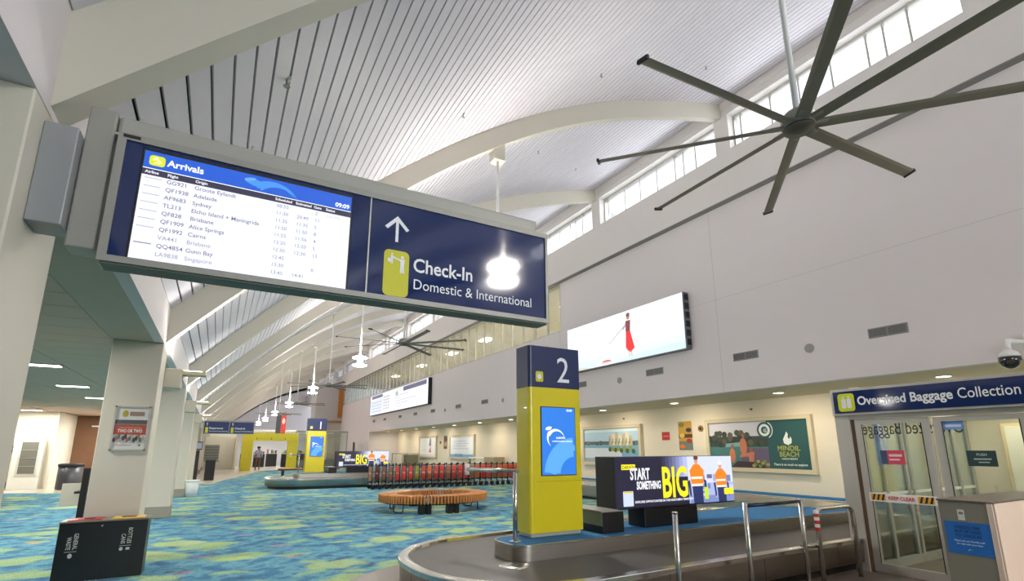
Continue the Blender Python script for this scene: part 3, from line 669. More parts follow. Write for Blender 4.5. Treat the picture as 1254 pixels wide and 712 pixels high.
def carousel(pts, rad, label, loc):
    t = thing('baggage_carousel', label, 'carousel', loc)
    O = lambda d: offset_path(pts, rad, d)
    obj('kick_plate', loft(new_bm(), [(O(.14), 0), (O(.14), .12)]), BLKP, t)
    obj('outer_skirt', loft(new_bm(), [(O(.12), .10), (O(.02), .12), (O(.0), .40)]), STEEL, t)
    obj('rim', loft(new_bm(), [(O(-.01), .37), (O(-.01), .415), (O(.0), .42), (O(.1), .42), (O(.11), .385)], smooth=False), STEEL2, t)
    obj('belt', loft(new_bm(), [(O(.10), .385), (O(.60), .392), (O(1.12), .385)]), BELT, t)
    isl = obj('island_side', loft(new_bm(), [(O(1.10), .37), (O(1.10), .545)]), STEEL, t)
    obj('island_trim', loft(new_bm(), [(O(1.095), .535), (O(1.095), .556), (O(1.115), .556), (O(1.115), .548)], smooth=False), STEEL2, t)
    bm = new_bm(); bm.faces.new([bm.verts.new((q.x, q.y, .55)) for q in O(1.11)]); bmesh.ops.triangulate(bm, faces=bm.faces); obj('island_carpet', bm, BLUEC, t)
    # seams of the skirt panels
    ring = O(-.004); bm = new_bm(); acc = 0; lay = 0
    for a, b in zip(ring, ring[1:] + ring[:1]):
        ln = (b - a).length; d = (b - a).normalized() if ln > 1e-6 else None
        while d and acc < ln:
            q = a + d * acc; nn = Vector((-d.y, d.x))
            vs = [bm.verts.new((q.x + d.x * s_, q.y + d.y * s_, z)) for s_, z in ((-.004, .13), (.004, .13), (.004, .37), (-.004, .37))]
            bm.faces.new(vs); acc += 1.5
        acc -= ln
    tag(obj('panel_seams', bm, BLKP, t), kind='stuff')
    return t
P1 = [(1.85, 3.98), (11.2, 3.98), (11.2, 5.6), (9.2, 7.7), (1.85, 6.65)]
RD = [1.31, 1.15, 1.13, 1.6, 1.3]
car = carousel(P1, RD, 'near steel and rubber baggage carousel beneath the number 2 pillar', (6, 5.4, 0))
D2 = 3 * PITCH
car2 = carousel([(x, y + D2) for x, y in P1], RD, 'far baggage carousel beneath the number 1 pillar', (6, 5.4 + D2, 0))
obj('swoosh_plate', lathe(new_bm(), [(.17, .386), (.16, .398), (.1, .40)], (2.87, 4.98, 0), 20), STEEL2, car)
bm = new_bm(); q = offset_path(P1, RD, -.75, 10); q2 = [(v.x, v.y) for v in q]; prism(bm, q2, .0, .004); struct('floor', bm, BRONZE)

t = thing('recess_conveyor', 'long low steel topped conveyor beyond the near carousel', 'conveyor', (11.6, 12, 0))
obj('body', bbx(10.7, 12.55, 6.5, 18.2, .08, .40, .02), STEEL, t); obj('kick_plate', bx(new_bm(), 10.76, 12.49, 6.56, 18.14, 0, .08), BLKP, t)
obj('belt', bx(new_bm(), 10.82, 12.43, 6.6, 18.1, .40, .405), STEEL2, t); obj('rim', bx(bx(new_bm(), 10.68, 10.80, 6.5, 18.2, .40, .43), 12.45, 12.57, 6.5, 18.2, .40, .43), STEEL2, t)
def pillar(num, dy, label):
    x0, x1, y0, y1 = 3.37, 4.18, 5.46 + dy, 5.80 + dy
    t = thing('carousel_pillar', label, 'pillar', ((x0 + x1) / 2, (y0 + y1) / 2, .55))
    obj('plinth', bbx(x0 + .03, x1 - .03, y0 + .03, y1 - .03, .55, .60, .01), ALUL, t)
    bd = obj('yellow_body', rprism(x0, x1, y0, y1, .60, 2.375, .04), YEL, t)
    obj('navy_head', rprism(x0 - .003, x1 + .003, y0 - .003, y1 + .003, 2.375, 2.915, .04), NAVYP, t)
    obj('screen_bezel', bbx(x0 + .165, x1 - .105, y0 - .012, y0 + .004, 1.27, 2.13, .003, 1), BLKP, t)
    w_, h_ = x1 - x0 - .29, .84
    p = Pic((x0 + .175, y0 - .0125, 1.28), (1, 0, 0), (0, 0, 1), 1.0, .0004); p.rect((30, 116, 214), 0, 0, w_, h_)
    L1 = (84, 160, 232); p.arc(L1, w_ * .95, .0, .22, .46, 176, 92, 14); p.poly(L1, [(w_ * .25, .02), (w_ * .42, .32), (w_ * .8, .40), (w_ * .98, .36), (w_ * .98, .30), (w_ * .5, .2), (w_ * .4, .0)])
    WW = (244, 248, 255); p.arc(WW, w_ * .42, .42, .11, .16, 150, 15, 12, True); p.arc(WW, w_ * .40, .45, .10, .14, 140, 235, 8, True); p.oval(WW, w_ * .20, .575, .05, .022, 10, .25)
    p.text(WW, 'DARWIN', w_ * .42, .445, .034, .001); p.text(WW, 'INTERNATIONAL AIRPORT', w_ * .30, .405, .024, .0006, width=w_ * .6); p.text(WW, '09:09', w_ * .74, .795, .04, .001)
    p.build('screen_image', t)
    p = Pic((x0, y0 - .0035, 2.375), (1, 0, 0), (0, 0, 1), 0, .0004)
    p.rrect((206, 200, 22), .10, .07, .215, .205, .02); p.oval(W_, .157, .138, .035, .035, 12); p.text((240, 242, 246), num, .42, .08, .48, .000, width=.19 if num == '2' else None)
    p.build('numeral', t)
    obj('seam', bx(new_bm(), x0 + .1, x1 - .04, y0 - .001, y0 + .001, 1.2, 1.206), mat('yellow_seam', (170, 162, 10), .4), t)
    return t
pillar('2', 0, 'yellow and navy pillar with a big white number 2')
pillar('1', D2, 'distant yellow and navy pillar with the number 1')

def led(dy, label):
    x0, x1, y0, y1, z0, z1 = 4.66, 7.04, 5.40 + dy, 5.80 + dy, .835, 1.48
    t = thing('advert_screen', label, 'advert screen', (5.8, 5.6 + dy, .8))
    obj('case', bbx(x0, x1, y0 + .006, y1, z0 - .03, z1 + .012, .008), BLKP, t)
    p = Pic((x0 + .01, y0, z0 - .01), (1, 0, 0), (0, 0, 1), 1.0, .0002); W, H = 2.36, .665
    p.rect((22, 20, 48), 0, 0, W, H)
    for i in range(8):
        a = i / 7; p.rect((int(22 + 150 * a), int(20 + 160 * a), int(48 + 180 * a)), .80 + i * .07, .38, W, H)
    p.rect((206, 212, 240), 1.38, 0, W, H); p.rect((166, 176, 218), 1.38, 0, W, .28); p.rect((120, 134, 186), 1.40, .0, W, .1)
    for i in range(16): 
        x_ = 1.4 + random.random() * .9; y_ = .05 + random.random() * .35; p.rect(random.choice([(110, 124, 176), (150, 160, 206), (96, 96, 150), (188, 196, 226)]), x_, y_, min(W, x_ + .05 + random.random() * .12), y_ + .03 + random.random() * .07)
    YY = (250, 232, 30); WW = (240, 240, 246)
    p.rect(YY, .11, .495, .36, .565); p.text((60, 56, 20), 'DARWIN', .12, .507, .06, .001, width=.23)
    p.text(WW, 'START', .26, .365, .21, .006, width=.36); p.text(WW, 'SOMETHING', .37, .235, .145, .005, width=.45)
    p.text(YY, 'BIG', .84, .115, .58, .014, width=.50)
    p.rrect((196, 208, 232), .12, .02, .30, .215, .01); p.rect((220, 190, 60), .13, .19, .29, .212)
    p.text(WW, 'EXPLORE OPPORTUNITIES IN THE NORTHERN TERRITORY', .33, .055, .04, .001, width=1.13)
    def worker(cx, s):
        OR = (250, 128, 20); NV = (34, 44, 92); sk = (206, 150, 120)
        p.poly(NV, [(cx - .10 * s, .0), (cx - .12 * s, .30 * s), (cx + .12 * s, .30 * s), (cx + .12 * s, .0)])
        p.poly(OR, [(cx - .13 * s, .27 * s), (cx - .16 * s, .50 * s), (cx - .06 * s, .60 * s), (cx + .06 * s, .60 * s), (cx + .17 * s, .50 * s), (cx + .14 * s, .27 * s)])
        p.poly(NV, [(cx - .16 * s, .36 * s), (cx - .21 * s, .34 * s), (cx - .18 * s, .10 * s), (cx - .14 * s, .12 * s)]); p.poly(NV, [(cx + .16 * s, .36 * s), (cx + .21 * s, .34 * s), (cx + .22 * s, .10 * s), (cx + .17 * s, .12 * s)])
        p.rect((246, 240, 224), cx - .13 * s, .37 * s, cx + .13 * s, .405 * s); p.rect((246, 240, 224), cx - .13 * s, .26 * s, cx + .13 * s, .295 * s)
        p.oval(sk, cx, .655 * s, .045 * s, .06 * s, 12); p.oval((236, 236, 236) if s < .9 else (90, 60, 44), cx, .70 * s, .055 * s, .035 * s, 12)
    worker(1.56, .92); worker(2.08, .80)
    p.rect((190, 220, 40), 1.70, .05, 1.78, .22); p.rrect(YY, 2.13, .10, 2.34, .19, .01)
    p.build('screen_image', t)
    for a, b, c, d, z, l in ((4.35, 4.70, 5.30, 6.30, .86, 'black plinth with grey green side under the advert screen'), (5.18, 6.22, 5.42, 5.75, .80, 'wide black plinth under the advert screen middle')):
        q = thing('black_plinth', l + (' on the near carousel' if dy == 0 else ' on the far carousel'), 'plinth', ((a + b) / 2, (c + d) / 2 + dy, .55))
        obj('body', bbx(a, b, c + dy, d + dy, .551, z if a > 5 else .835 - .03, .006), BLACK, q)
        if a < 5: obj('side_panel', bbx(a - .008, a, c + dy + .01, d + dy - .01, .64, .80, .002, 1), mat('grey_green_laminate', (128, 138, 126), .35), q); obj('top_board', bbx(a - .02, 4.64, c + dy - .0, 6.3 + dy, .806, .825, .003, 1), mat('grey_laminate_top', (150, 148, 142), .4), q)
led(0, 'wide lit START SOMETHING BIG advert screen on the near carousel')
led(D2, 'distant lit advert screen with yellow BIG on the far carousel')

# guard rails
def lpost(dy, label):
    t = thing('height_rail', label, 'rail', (3.11, 5.37 + dy, .55))
    obj('post', tube(new_bm(), [(3.11, 5.37 + dy, .55), (3.11, 5.37 + dy, 1.33)], .028, 12), STEEL2, t); obj('base_plate', lathe(new_bm(), [(.07, .55), (.07, .562), (.03, .566)], (3.11, 5.37 + dy, 0), 18), STEEL2, t)
    obj('arm', tube(new_bm(), [(3.135, 5.345 + dy, 1.34), (2.87, 6.20 + dy, 1.34)], .026, 12), STEEL2, t); obj('end_cap', tube(new_bm(), [(2.87, 6.20 + dy, 1.27), (2.87, 6.20 + dy, 1.41)], .03, 12), WHITE, t)
lpost(0, 'steel post with a sideways arm on the near carousel island'); lpost(D2, 'distant steel post with a sideways arm on the far carousel')
def post_at(name, x, y, h, label):
    t = thing(name, label, 'post', (x, y, 0)); obj('post', tube(new_bm(), [(x, y, .01), (x, y, h)], .026, 14), STEEL2, t); obj('cap', lathe(new_bm(), [(.03, h), (.03, h + .01), (.01, h + .014)], (x, y, 0), 14), STEEL2, t)
    obj('base_plate', lathe(new_bm(), [(.09, .0), (.09, .012), (.03, .016)], (x, y, 0), 18), STEEL2, t); return t
post_at('bollard_post', 3.97, 3.74, .985, 'single steel post standing left of the rail before the carousel')
t = thing('crowd_rail', 'steel rail of two posts and a dark top bar before the carousel', 'rail', (5.68, 3.82, 0))
for x in (5.14, 6.16):
    obj('post', tube(new_bm(), [(x, 3.82, .01), (x, 3.82, 1.02)], .026, 14), STEEL2, t); obj('base_plate', lathe(new_bm(), [(.09, 0), (.09, .012), (.03, .016)], (x, 3.82, 0), 18), STEEL2, t)
obj('top_bar', tube(new_bm(), [(5.16, 3.82, .985), (6.14, 3.82, .985)], .02, 10), mat('dark_navy_bar', (34, 34, 52), .3, .5), t)
t = thing('hoop_rail', 'bent steel hoop rail with red and white tape by the glass doors', 'rail', (6.95, 3.86, 0))
obj('hoop', tube(new_bm(), fillet([(6.52, 3.86, 0), (6.52, 3.86, .87), (7.33, 3.86, .87), (7.33, 3.86, 0)], .12), .028, 12), STEEL2, t)
for i in range(6):
    z = .62 + i * .04; obj('tape_band', tube(new_bm(), [(6.52, 3.86, z), (6.52, 3.86, z + .04)], .0295, 12, False), REDM if i % 2 == 0 else WHITE, t)
obj('mid_bar', tube(new_bm(), [(6.25, 3.93, .46), (6.52, 3.86, .44)], .018, 8), STEEL2, t)

# ------------------------------------------------------------------ round slatted bench
BC = Vector((5.27, 13.5)); t = thing('slatted_ring_bench', 'round ring bench of honey timber slats on the patterned carpet', 'bench', (BC.x, BC.y, 0))
NS = 104; ax, ay = 1.5, 1.2
sl = bbx(-.23, .23, -.021, .021, -.20, 0, .019, 2)
# shape of one slat: flat top, rounded outer nose
sme = bpy.data.meshes.new('slat'); bmesh.ops.recalc_face_normals(sl, faces=sl.faces); sl.to_mesh(sme); sl.free(); sme.materials.append(WOOD)
for i in range(NS):
    a = 2 * math.pi * i / NS; o = bpy.data.objects.new('slat', sme); C.objects.link(o); o.parent = t
    o.location = (ax * .84 * math.cos(a), ay * .84 * math.sin(a), .45 + .004 * math.sin(i * 5)); o.rotation_euler = (0, 0, math.atan2(math.sin(a) * ax, math.cos(a) * ay))
rr = []
for f_ in (.78, .90):
    rr.append([(BC.x + ax * f_ * math.cos(2 * math.pi * i / 48), BC.y + ay * f_ * math.sin(2 * math.pi * i / 48),   .23) for i in range(49)])
for q in rr: obj('steel_ring', tube(new_bm(), q, .015, 6), BLKP, t)
for a in (205, 242, 276, 335, 20, 60, 100, 140):
    x, y = BC.x + ax * .82 * math.cos(R(a)), BC.y + ay * .82 * math.sin(R(a))
    if a in (242, 276):
        for s_ in (-.09, .09): obj('leg', bbx(x + s_ - .06, x + s_ + .06, y - .1, y + .1, 0, .26, .01), BLKP, t)
    else:
        u = Vector((math.cos(R(a)), math.sin(R(a)), 0)); c0 = Vector((x, y, 0)); v = Vector((-u.y, u.x, 0))
        obj('leg', tube(new_bm(), fillet([c0 - v * .2 + Vector((0, 0, .26)), c0 - v * .16 + Vector((0, 0, .02)), c0 + v * .16 + Vector((0, 0, .02)), c0 + v * .2 + Vector((0, 0, .26))], .06), .015, 8), BLKP, t)

# ------------------------------------------------------------------ baggage trolleys
def make_trolley(pc, rear_only=False):
    t = thing('baggage_trolley', '', 'trolley', (0, 0, 0), 'row of baggage trolleys')
    for s_ in (-.27, .27): obj('upright', tube(new_bm(), [(0, s_, .10), (0, s_, .93)], .02, 6), BLKP, t, False)
    obj('handle', tube(new_bm(), [(-.0, -.30, .93), (-.0, .30, .93)], .022, 8), BLKP, t, False)
    for s_ in (-.27, .27): obj('grip', lathe(new_bm(), [(.02, -.05), (.036, -.03), (.036, .04), (.015, .055)], (-.0, s_, .95), 8), BLKP, t, False)
    obj('advert_panel', bbx(-.012, .012, -.23, .23, .32, .89, .006, 1), pc, t, False)
    obj('stripe', bbx(-.016, .016, -.17, .17, .58, .64, .002, 1), mat('pale_stripe', (222, 190, 170), .5), t, False)
    obj('deck', bbx(-.02, .21, -.24, .24, .17, .20, .008, 1), ALU, t, False)
    obj('lower_rail', tube(new_bm(), [(0, -.27, .30), (0, .27, .30)], .03, 6), BLKP, t, False)
    for x, y in ((.04, -.27), (.04, .27), (.16, 0)): obj('wheel', tube(new_bm(), [(x, y - .025, .075), (x, y + .025, .075)], .075, 14), BLKP, t, False)
    return t
pcs = [mat('trolley_red', (226, 66, 52), .45), mat('trolley_orange', (226, 112, 60), .45), mat('trolley_lime', (150, 160, 40), .45), mat('trolley_tan', (168, 118, 84), .45), mat('trolley_dark_red', (140, 34, 40), .45)]
pro = [make_trolley(m_) for m_ in pcs]; used = [False] * 5
cols = [3, 4, 3, 3, 0, 0, 0, 2, 0, 1, 0, 0, 3, 0, 0, 0, 3, 1, 0, 0, 3, 1, 1, 0, 1, 3, 1, 1, 1]
cn = ['red', 'orange', 'lime green', 'tan', 'dark red']
for i, c in enumerate(cols):
    x = 5.55 + i * .285; y = 21.35
    if used[c]: o = dup(pro[c], (x, y, 0))
    else: o = pro[c]; used[c] = True
    o.location = (x, y + .02 * math.sin(i * 3), 0); nth = i + 1
    suf = {1: 'st', 2: 'nd', 3: 'rd'}.get(nth % 10 if nth not in (11, 12, 13) else 0, 'th')
    o['label'] = 'baggage trolley with a %s panel, %d%s from the left end of the trolley row' % (cn[c], nth, suf)

# ------------------------------------------------------------------ right wall fittings
def vent(y0, y1, z0, z1, label, grp=None):
    t = thing('air_grille', label, 'vent', (XW, (y0 + y1) / 2, z0), grp)
    obj('frame', bbx(XW - .02, XW, y0, y1, z0, z1, .004, 1), mat('vent_frame_grey', (128, 126, 124), .5), t)
    ym = (y0 + y1) / 2; n_ = 6
    for a, b in ((y0 + .03, ym - .02), (ym + .02, y1 - .03)):
        for i in range(n_):
            z = z0 + .03 + (z1 - z0 - .06) * (i + .25) / n_; obj('louvre', bx(new_bm(), XW - .026, XW - .018, a, b, z, z + (z1 - z0) / n_ * .38), mat('vent_dark', (72, 70, 70), .6), t)
names = ['air grille at the far right of the upper wall', 'air grille above the glass door sign, left of the round speaker', 'air grille right below the lit lady in red screen', 'air grille just right of the number 2 pillar head']
for i, y in enumerate((5.13, 8.75, 12.3, 16.5)): vent(y, y + .8, 4.10, 4.33, names[i])
gn = ['left of the number 2 pillar head', 'second left of the pillar', 'third left of the pillar', 'below the right end of the timetable screen', 'below the middle of the timetable screen', 'below the left of the timetable screen', 'left of the timetable screen', 'farthest left on the wall']
for i, y in enumerate((21.3, 25.4, 29.1, 33.5, 37.2, 41, 45.5, 49.2)): vent(y, y + .8, 4.10, 4.33, 'small distant air grille on the right wall, ' + gn[i])
for y, r, l in ((7.32, .12, 'round grey wall speaker between two air grilles'), (14.5, .12, 'round grey wall speaker below the lady in red screen'), (23.65, .12, 'round speaker on the wall left of the number 2 pillar'), (31.7, .12, 'round speaker on the wall below the timetable screen')):
    t = thing('wall_speaker', l, 'speaker', (XW, y, 4.12))
    bm = tube(new_bm(), [(XW - .02, y, 4.12), (XW, y, 4.12)], r, 24); obj('ring', bm, ALU, t); obj('mesh_cover', tube(new_bm(), [(XW - .026, y, 4.12), (XW - .02, y, 4.12)], r * .85, 24), mat('speaker_mesh', (142, 140, 138), .7, 0, .2, 80), t)
# lady in red advert
t = thing('lady_advert_screen', 'large lit white wall screen showing a lady in a red skirt', 'advert screen', (XW, 14.2, 4.8))
obj('mount', bbx(XW - .022, XW, 12, 16.5, 5.2, 6.2, .004, 1), ALU, t); obj('case', bbx(XW - .28, XW - .022, 11.0, 17.35, 4.72, 6.62, .01), mat('screen_case_steel', (120, 122, 126), .4, .5), t)
for i in range(6): obj('edge_bracket', bbx(XW - .22, XW - .05, 10.975, 11.0, 4.85 + i * .3, 5.05 + i * .3, .004, 1), BLKP, t)
p = Pic((XW - .285, 17.35, 4.74), (0, -1, 0), (0, 0, 1), .95, .0005); W, H = 6.33, 1.86
p.rect((222, 238, 250), 0, 0, W, H); p.poly((240, 247, 252), [(0, .3), (W, .5), (W, H), (0, H)]); p.poly((206, 226, 238), [(2.6, .0), (W, .0), (W, .25), (4.2, .2)])
for i in range(9): p.poly((196, 214, 222), [(.4 + i * .17, .05), (.45 + i * .17, .05), (.36 + i * .13, .9 + .1 * (i % 3))])
p.poly((206, 212, 190), [(0, 0), (1.6, 0), (.9, .12), (0, .18)])
cx = 3.75
p.poly((226, 38, 40), [(cx - .12, 1.08), (cx + .10, 1.08), (cx + .30, .42), (cx + .1, .28), (cx - .05, .35), (cx - .16, .5)]); p.poly((120, 60, 66), [(cx - .13, 1.08), (cx + .10, 1.08), (cx + .14, 1.48), (cx - .12, 1.48)]); p.oval((190, 130, 116), cx + .02, 1.62, .09, .12, 12); p.oval((120, 76, 70), cx + .02, 1.69, .10, .08, 12)
p.poly((196, 150, 140), [(cx - .12, 1.42), (cx - .30, 1.2), (cx - .26, 1.16), (cx - .10, 1.3)]); p.poly((150, 140, 140), [(cx - .2, 1.32), (cx - 1.1, .78), (cx - 1.08, .76), (cx - .2, 1.28)]); p.rect((200, 150, 130), cx + .0, .14, cx + .04, .36); p.rect((200, 150, 130), cx + .12, .14, cx + .16, .34)
p.oval((196, 90, 84), cx - 1.25, .14, .26, .05, 14); p.oval((230, 190, 186), cx - 1.25, .10, .36, .03, 14)
p.build('screen_image', t)
area('screen_glow', (XW - .4, 14.2, 5.6), (-1, 0, 0), 1.8, 6, 25, (.9, .95, 1))
# timetable style screen
t = thing('timetable_screen', 'long lit white wall screen with small grey writing, farther down the hall', 'advert screen', (XW, 42, 4.8))
obj('mount', bbx(XW - .022, XW, 36, 49, 5.2, 6.2, .004, 1), ALU, t); obj('case', bbx(XW - .28, XW - .022, 34.2, 50.3, 4.7, 6.62, .01), BLKP, t)
p = Pic((XW - .285, 50.2, 4.75), (0, -1, 0), (0, 0, 1), .85, .0008); W, H = 15.95, 1.85
p.rect((236, 238, 244), 0, 0, W, H); p.rect((84, 84, 120), 10.2, 1.45, 15.6, 1.78); p.rect((96, 96, 130), .5, 1.5, 4.2, 1.78); p.rect((214, 222, 236), 0, .0, 4.4, 1.4)
for i in range(4): p.rect((176, 180, 196), .6, .25 + i * .28, 3.9, .33 + i * .28)
for i in range(4):
    for j in range(5): p.rect((168, 160, 176), 4.6 + i * .5, .3 + j * .26, 4.9 + i * .5, .45 + j * .26)
for i in range(5): p.rect((190, 194, 206), 8.2, .3 + i * .22, 9.8 + (i % 3) * 1.8, .36 + i * .22)
p.oval((150, 170, 150), 8.6, 1.4, .35, .2); p.build('screen_image', t)
# posters on recess wall
def poster(name, label, cat, y0, y1, z0, z1, fw, fm, paint, depth=.14):
    t = thing(name, label, cat, (XREC, (y0 + y1) / 2, z0))
    if fw:
        f = new_bm(); a, b = XREC - depth, XREC
        bx(f, a, b, y0, y1, z0, z0 + fw); bx(f, a, b, y0, y1, z1 - fw, z1); bx(f, a, b, y0, y0 + fw, z0 + fw, z1 - fw); bx(f, a, b, y1 - fw, y1, z0 + fw, z1 - fw)
        obj('frame', f, fm, t)
    obj('backing', bx(new_bm(), XREC - depth * .5, XREC, y0 + fw, y1 - fw, z0 + fw, z1 - fw), WHITE, t)
    p = Pic((XREC - depth * .5 - .002, y1 - fw, z0 + fw), (0, -1, 0), (0, 0, 1), 0, .0003); paint(p, y1 - y0 - 2 * fw, z1 - z0 - 2 * fw); p.build('print', t); return t
FRM = mat('cream_poster_frame', (206, 194, 164), .45, 0, .05)
def pA(p, w, h):
    p.rect((120, 168, 196), 0, 0, w, h); p.rect((176, 206, 226), 0, h * .62, w, h * .9); p.rect((214, 232, 240), .0, h * .9, w, h); p.rect((86, 96, 92), 0, h * .52, w, h * .62); p.rect((206, 214, 222), 0, h * .1, w * .7, h * .42); p.rect((150, 170, 184), 0, 0, w, h * .12)
    random.seed(5)
    for i in range(18):
        x = w * (.05 + .9 * random.random()); p.rect((110, 118, 116) if i % 2 else (70, 90, 84), x, h * .50, x + w * .04, h * (.58 + .06 * random.random()))
    for i in range(7): x = w * (.48 + .06 * i); p.rect((226, 214, 180) if i % 2 else (196, 180, 140), x, h * .5, x + w * .05, h * (.78 + .05 * (i % 3))); p.rect((120, 130, 120), x + .02, h * .55, x + w * .02, h * .7)
    for i in range(9): p.oval((150, 150, 60) if i % 2 else (60, 96, 60), w * (.5 + .05 * i), h * (.38 + .05 * math.sin(i * 3)), w * .03, h * .07)
poster('waterside_poster', 'framed poster of waterside buildings, right of the yellow pillar', 'poster', 16.5, 20.6, .85, 2.66, .14, FRM, pA)
def pB(p, w, h):
    p.rect((196, 150, 60), 0, 0, w, h); p.rect((90, 50, 30), 0, h * .42, w, h * .55); p.rect((110, 120, 110), 0, 0, w, h * .3)
    for i in range(5): p.oval([(220, 120, 30), (160, 50, 30), (230, 190, 60), (50, 50, 50), (120, 130, 60)][i], w * (.25 + .5 * (i % 2)), h * (.12 + .19 * i), w * .2, h * .08)
poster('orange_art_print', 'small upright orange and brown art print on the recess wall', 'art print', 13.8, 14.48, 1.56, 2.65, 0, None, pB, .05)
def pR(p, w, h): p.rect((190, 36, 32), 0, 0, w, h); p.rect((220, 120, 110), w * .15, h * .4, w * .85, h * .55)
poster('red_fire_notice', 'small plain red notice on the recess wall', 'notice', 14.95, 15.37, 1.95, 2.27, 0, None, pR, .03)
def pC(p, w, h):
    m = w * .62; p.rect((34, 84, 84), 0, 0, w, h); p.rect((66, 120, 118), 0, 0, m, h * .5); p.rect((208, 206, 216), 0, h * .62, m, h); p.rect((54, 66, 56), 0, h * .45, m, h * .68); p.rect((96, 84, 112), m * .55, 0, m, h * .42)
    random.seed(9)
    for i in range(26): p.oval([(40, 52, 44), (60, 72, 56), (34, 42, 40), (90, 84, 66)][i % 4], m * random.random(), h * (.5 + .28 * random.random()), w * .03, h * .07, 9)
    p.poly((120, 170, 170), [(m * .3, h * .52), (m * .62, h * .56), (m * .6, h * .46), (m * .28, h * .44)])
    sk = (196, 120, 86)
    for cx, cy, s_ in ((m * .40, h * .26, 1), (m * .60, h * .46, 1.15), (m * .72, h * .22, .8)): p.oval(sk, cx, cy, w * .035 * s_, h * .16 * s_, 12); p.oval((150, 92, 66), cx + .02, cy + h * .20 * s_, w * .018, h * .05, 10)
    p.poly(sk, [(m * .55, h * .3), (m * .78, h * .34), (m * .74, h * .05), (m * .68, h * .05), (m * .68, h * .24), (m * .52, h * .22)]); p.poly((52, 40, 44), [(m * .36, 0), (m * .48, h * .14), (m * .9, h * .12), (m * .95, 0)])
    for i in range(10): p.oval([(170, 150, 90), (120, 140, 70), (80, 96, 50)][i % 3], m * (.75 + .025 * i), h * (.05 + .03 * (i % 4)), w * .02, h * .035, 8)
    W2 = (232, 238, 234); p.arc(W2, m * .97, h * .80, .12, .20, 0, 360, 20); p.arc((40, 84, 84), m * .97, h * .80, .2, .27, 0, 360, 20); p.arc(W2, m * .97, h * .8, .27, .30, -60, 60, 10); p.oval((40, 84, 84), m * .97, h * .8, .12, .12); p.text(W2, 'G', m * .955, h * .755, .16, .003)
    cx = w * .81; p.poly(W2, [(cx - .13, h * .52), (cx - .15, h * .60), (cx - .06, h * .70), (cx - .02, h * .76), (cx + .03, h * .70), (cx + .01, h * .64), (cx + .06, h * .60), (cx + .10, h * .66), (cx + .14, h * .60), (cx + .12, h * .52), (cx, h * .48)])
    p.text((176, 178, 84), 'MINDIL', cx, h * .37, .22, .003, 'CENTER', width=w * .2); p.text((176, 178, 84), 'BEACH', cx, h * .25, .22, .003, 'CENTER', width=w * .17); p.text(W2, 'CASINO RESORT', cx, h * .19, .07, .001, 'CENTER'); p.text(W2, 'There is so much to explore', cx, h * .07, .10, .002, 'CENTER', width=w * .3)
poster('resort_poster', 'large framed resort poster with a dark green right half', 'poster', 9.15, 13.1, .84, 2.65, .13, FRM, pC)
def pD(p, w, h): p.rect((232, 236, 240), 0, 0, w, h); p.rect((214, 214, 222), 0, 0, w, h * .1); p.poly((190, 60, 70), [(w * .6, h * .2), (w * .72, h * .2), (w * .68, h * .6)]); p.poly((110, 120, 140), [(w * .58, h * .55), (w * .72, h * .55), (w * .7, h * .95), (w * .62, h * .95)]); p.rect((206, 214, 224), w * .15, h * .3, w * .4, h * .34)
poster('white_flower_poster', 'distant pale framed poster with a thin red figure', 'poster', 40.3, 44.5, .85, 2.68, .14, FRM, pD)
def pE(p, w, h):
    p.rect((228, 234, 242), 0, 0, w, h); p.rect((120, 170, 214), 0, 0, w, h * .14); p.text((70, 120, 190), 'WELCOME', w * .2, h * .03, .3, .003)
    for i in range(4): p.rect((196, 204, 218), w * .12, h * (.4 + .12 * i), w * (.8 - .1 * (i % 2)), h * (.44 + .12 * i))
poster('white_blue_poster', 'distant pale framed poster with a blue foot band', 'poster', 33, 37.5, .85, 2.62, .14, FRM, pE)
poster('brown_art_print', 'narrow upright dark brown print between the two distant posters', 'art print', 38.1, 38.85, 1.6, 2.63, 0, None, lambda p, w, h: (p.rect((110, 84, 60), 0, 0, w, h), p.rect((190, 150, 100), w * .2, h * .2, w * .8, h * .5), p.oval((60, 40, 34), w / 2, h * .75, w * .3, h * .15)), .05)
for y, z, l in ((14.0 - .6, 2.35, 'small brown wall plaque left of the resort poster'), (39.6, 2.1, 'small brown wall plaque between the distant posters')):
    t = thing('wall_plaque', l, 'plaque', (XREC, y, z)); obj('plate', tube(new_bm(), [(XREC - .03, y, z), (XREC, y, z)], .12, 12), mat('brown_plaque', (150, 110, 60), .5), t); obj('boss', tube(new_bm(), [(XREC - .05, y, z), (XREC - .03, y, z)], .05, 10), BLKP, t)
for y in (11.2, 17.6, 23.5):
    t = thing('smoke_sensor', 'tiny brass sensor high on the recess wall, %s' % {11.2: 'above the resort poster', 17.6: 'above the waterside poster', 23.5: 'behind the yellow pillar'}[y], 'sensor', (XREC, y, 2.9)); obj('head', tube(new_bm(), [(XREC - .06, y, 2.93), (XREC, y, 2.93)], .035, 10), mat('brass', (120, 90, 50), .4, .6), t)
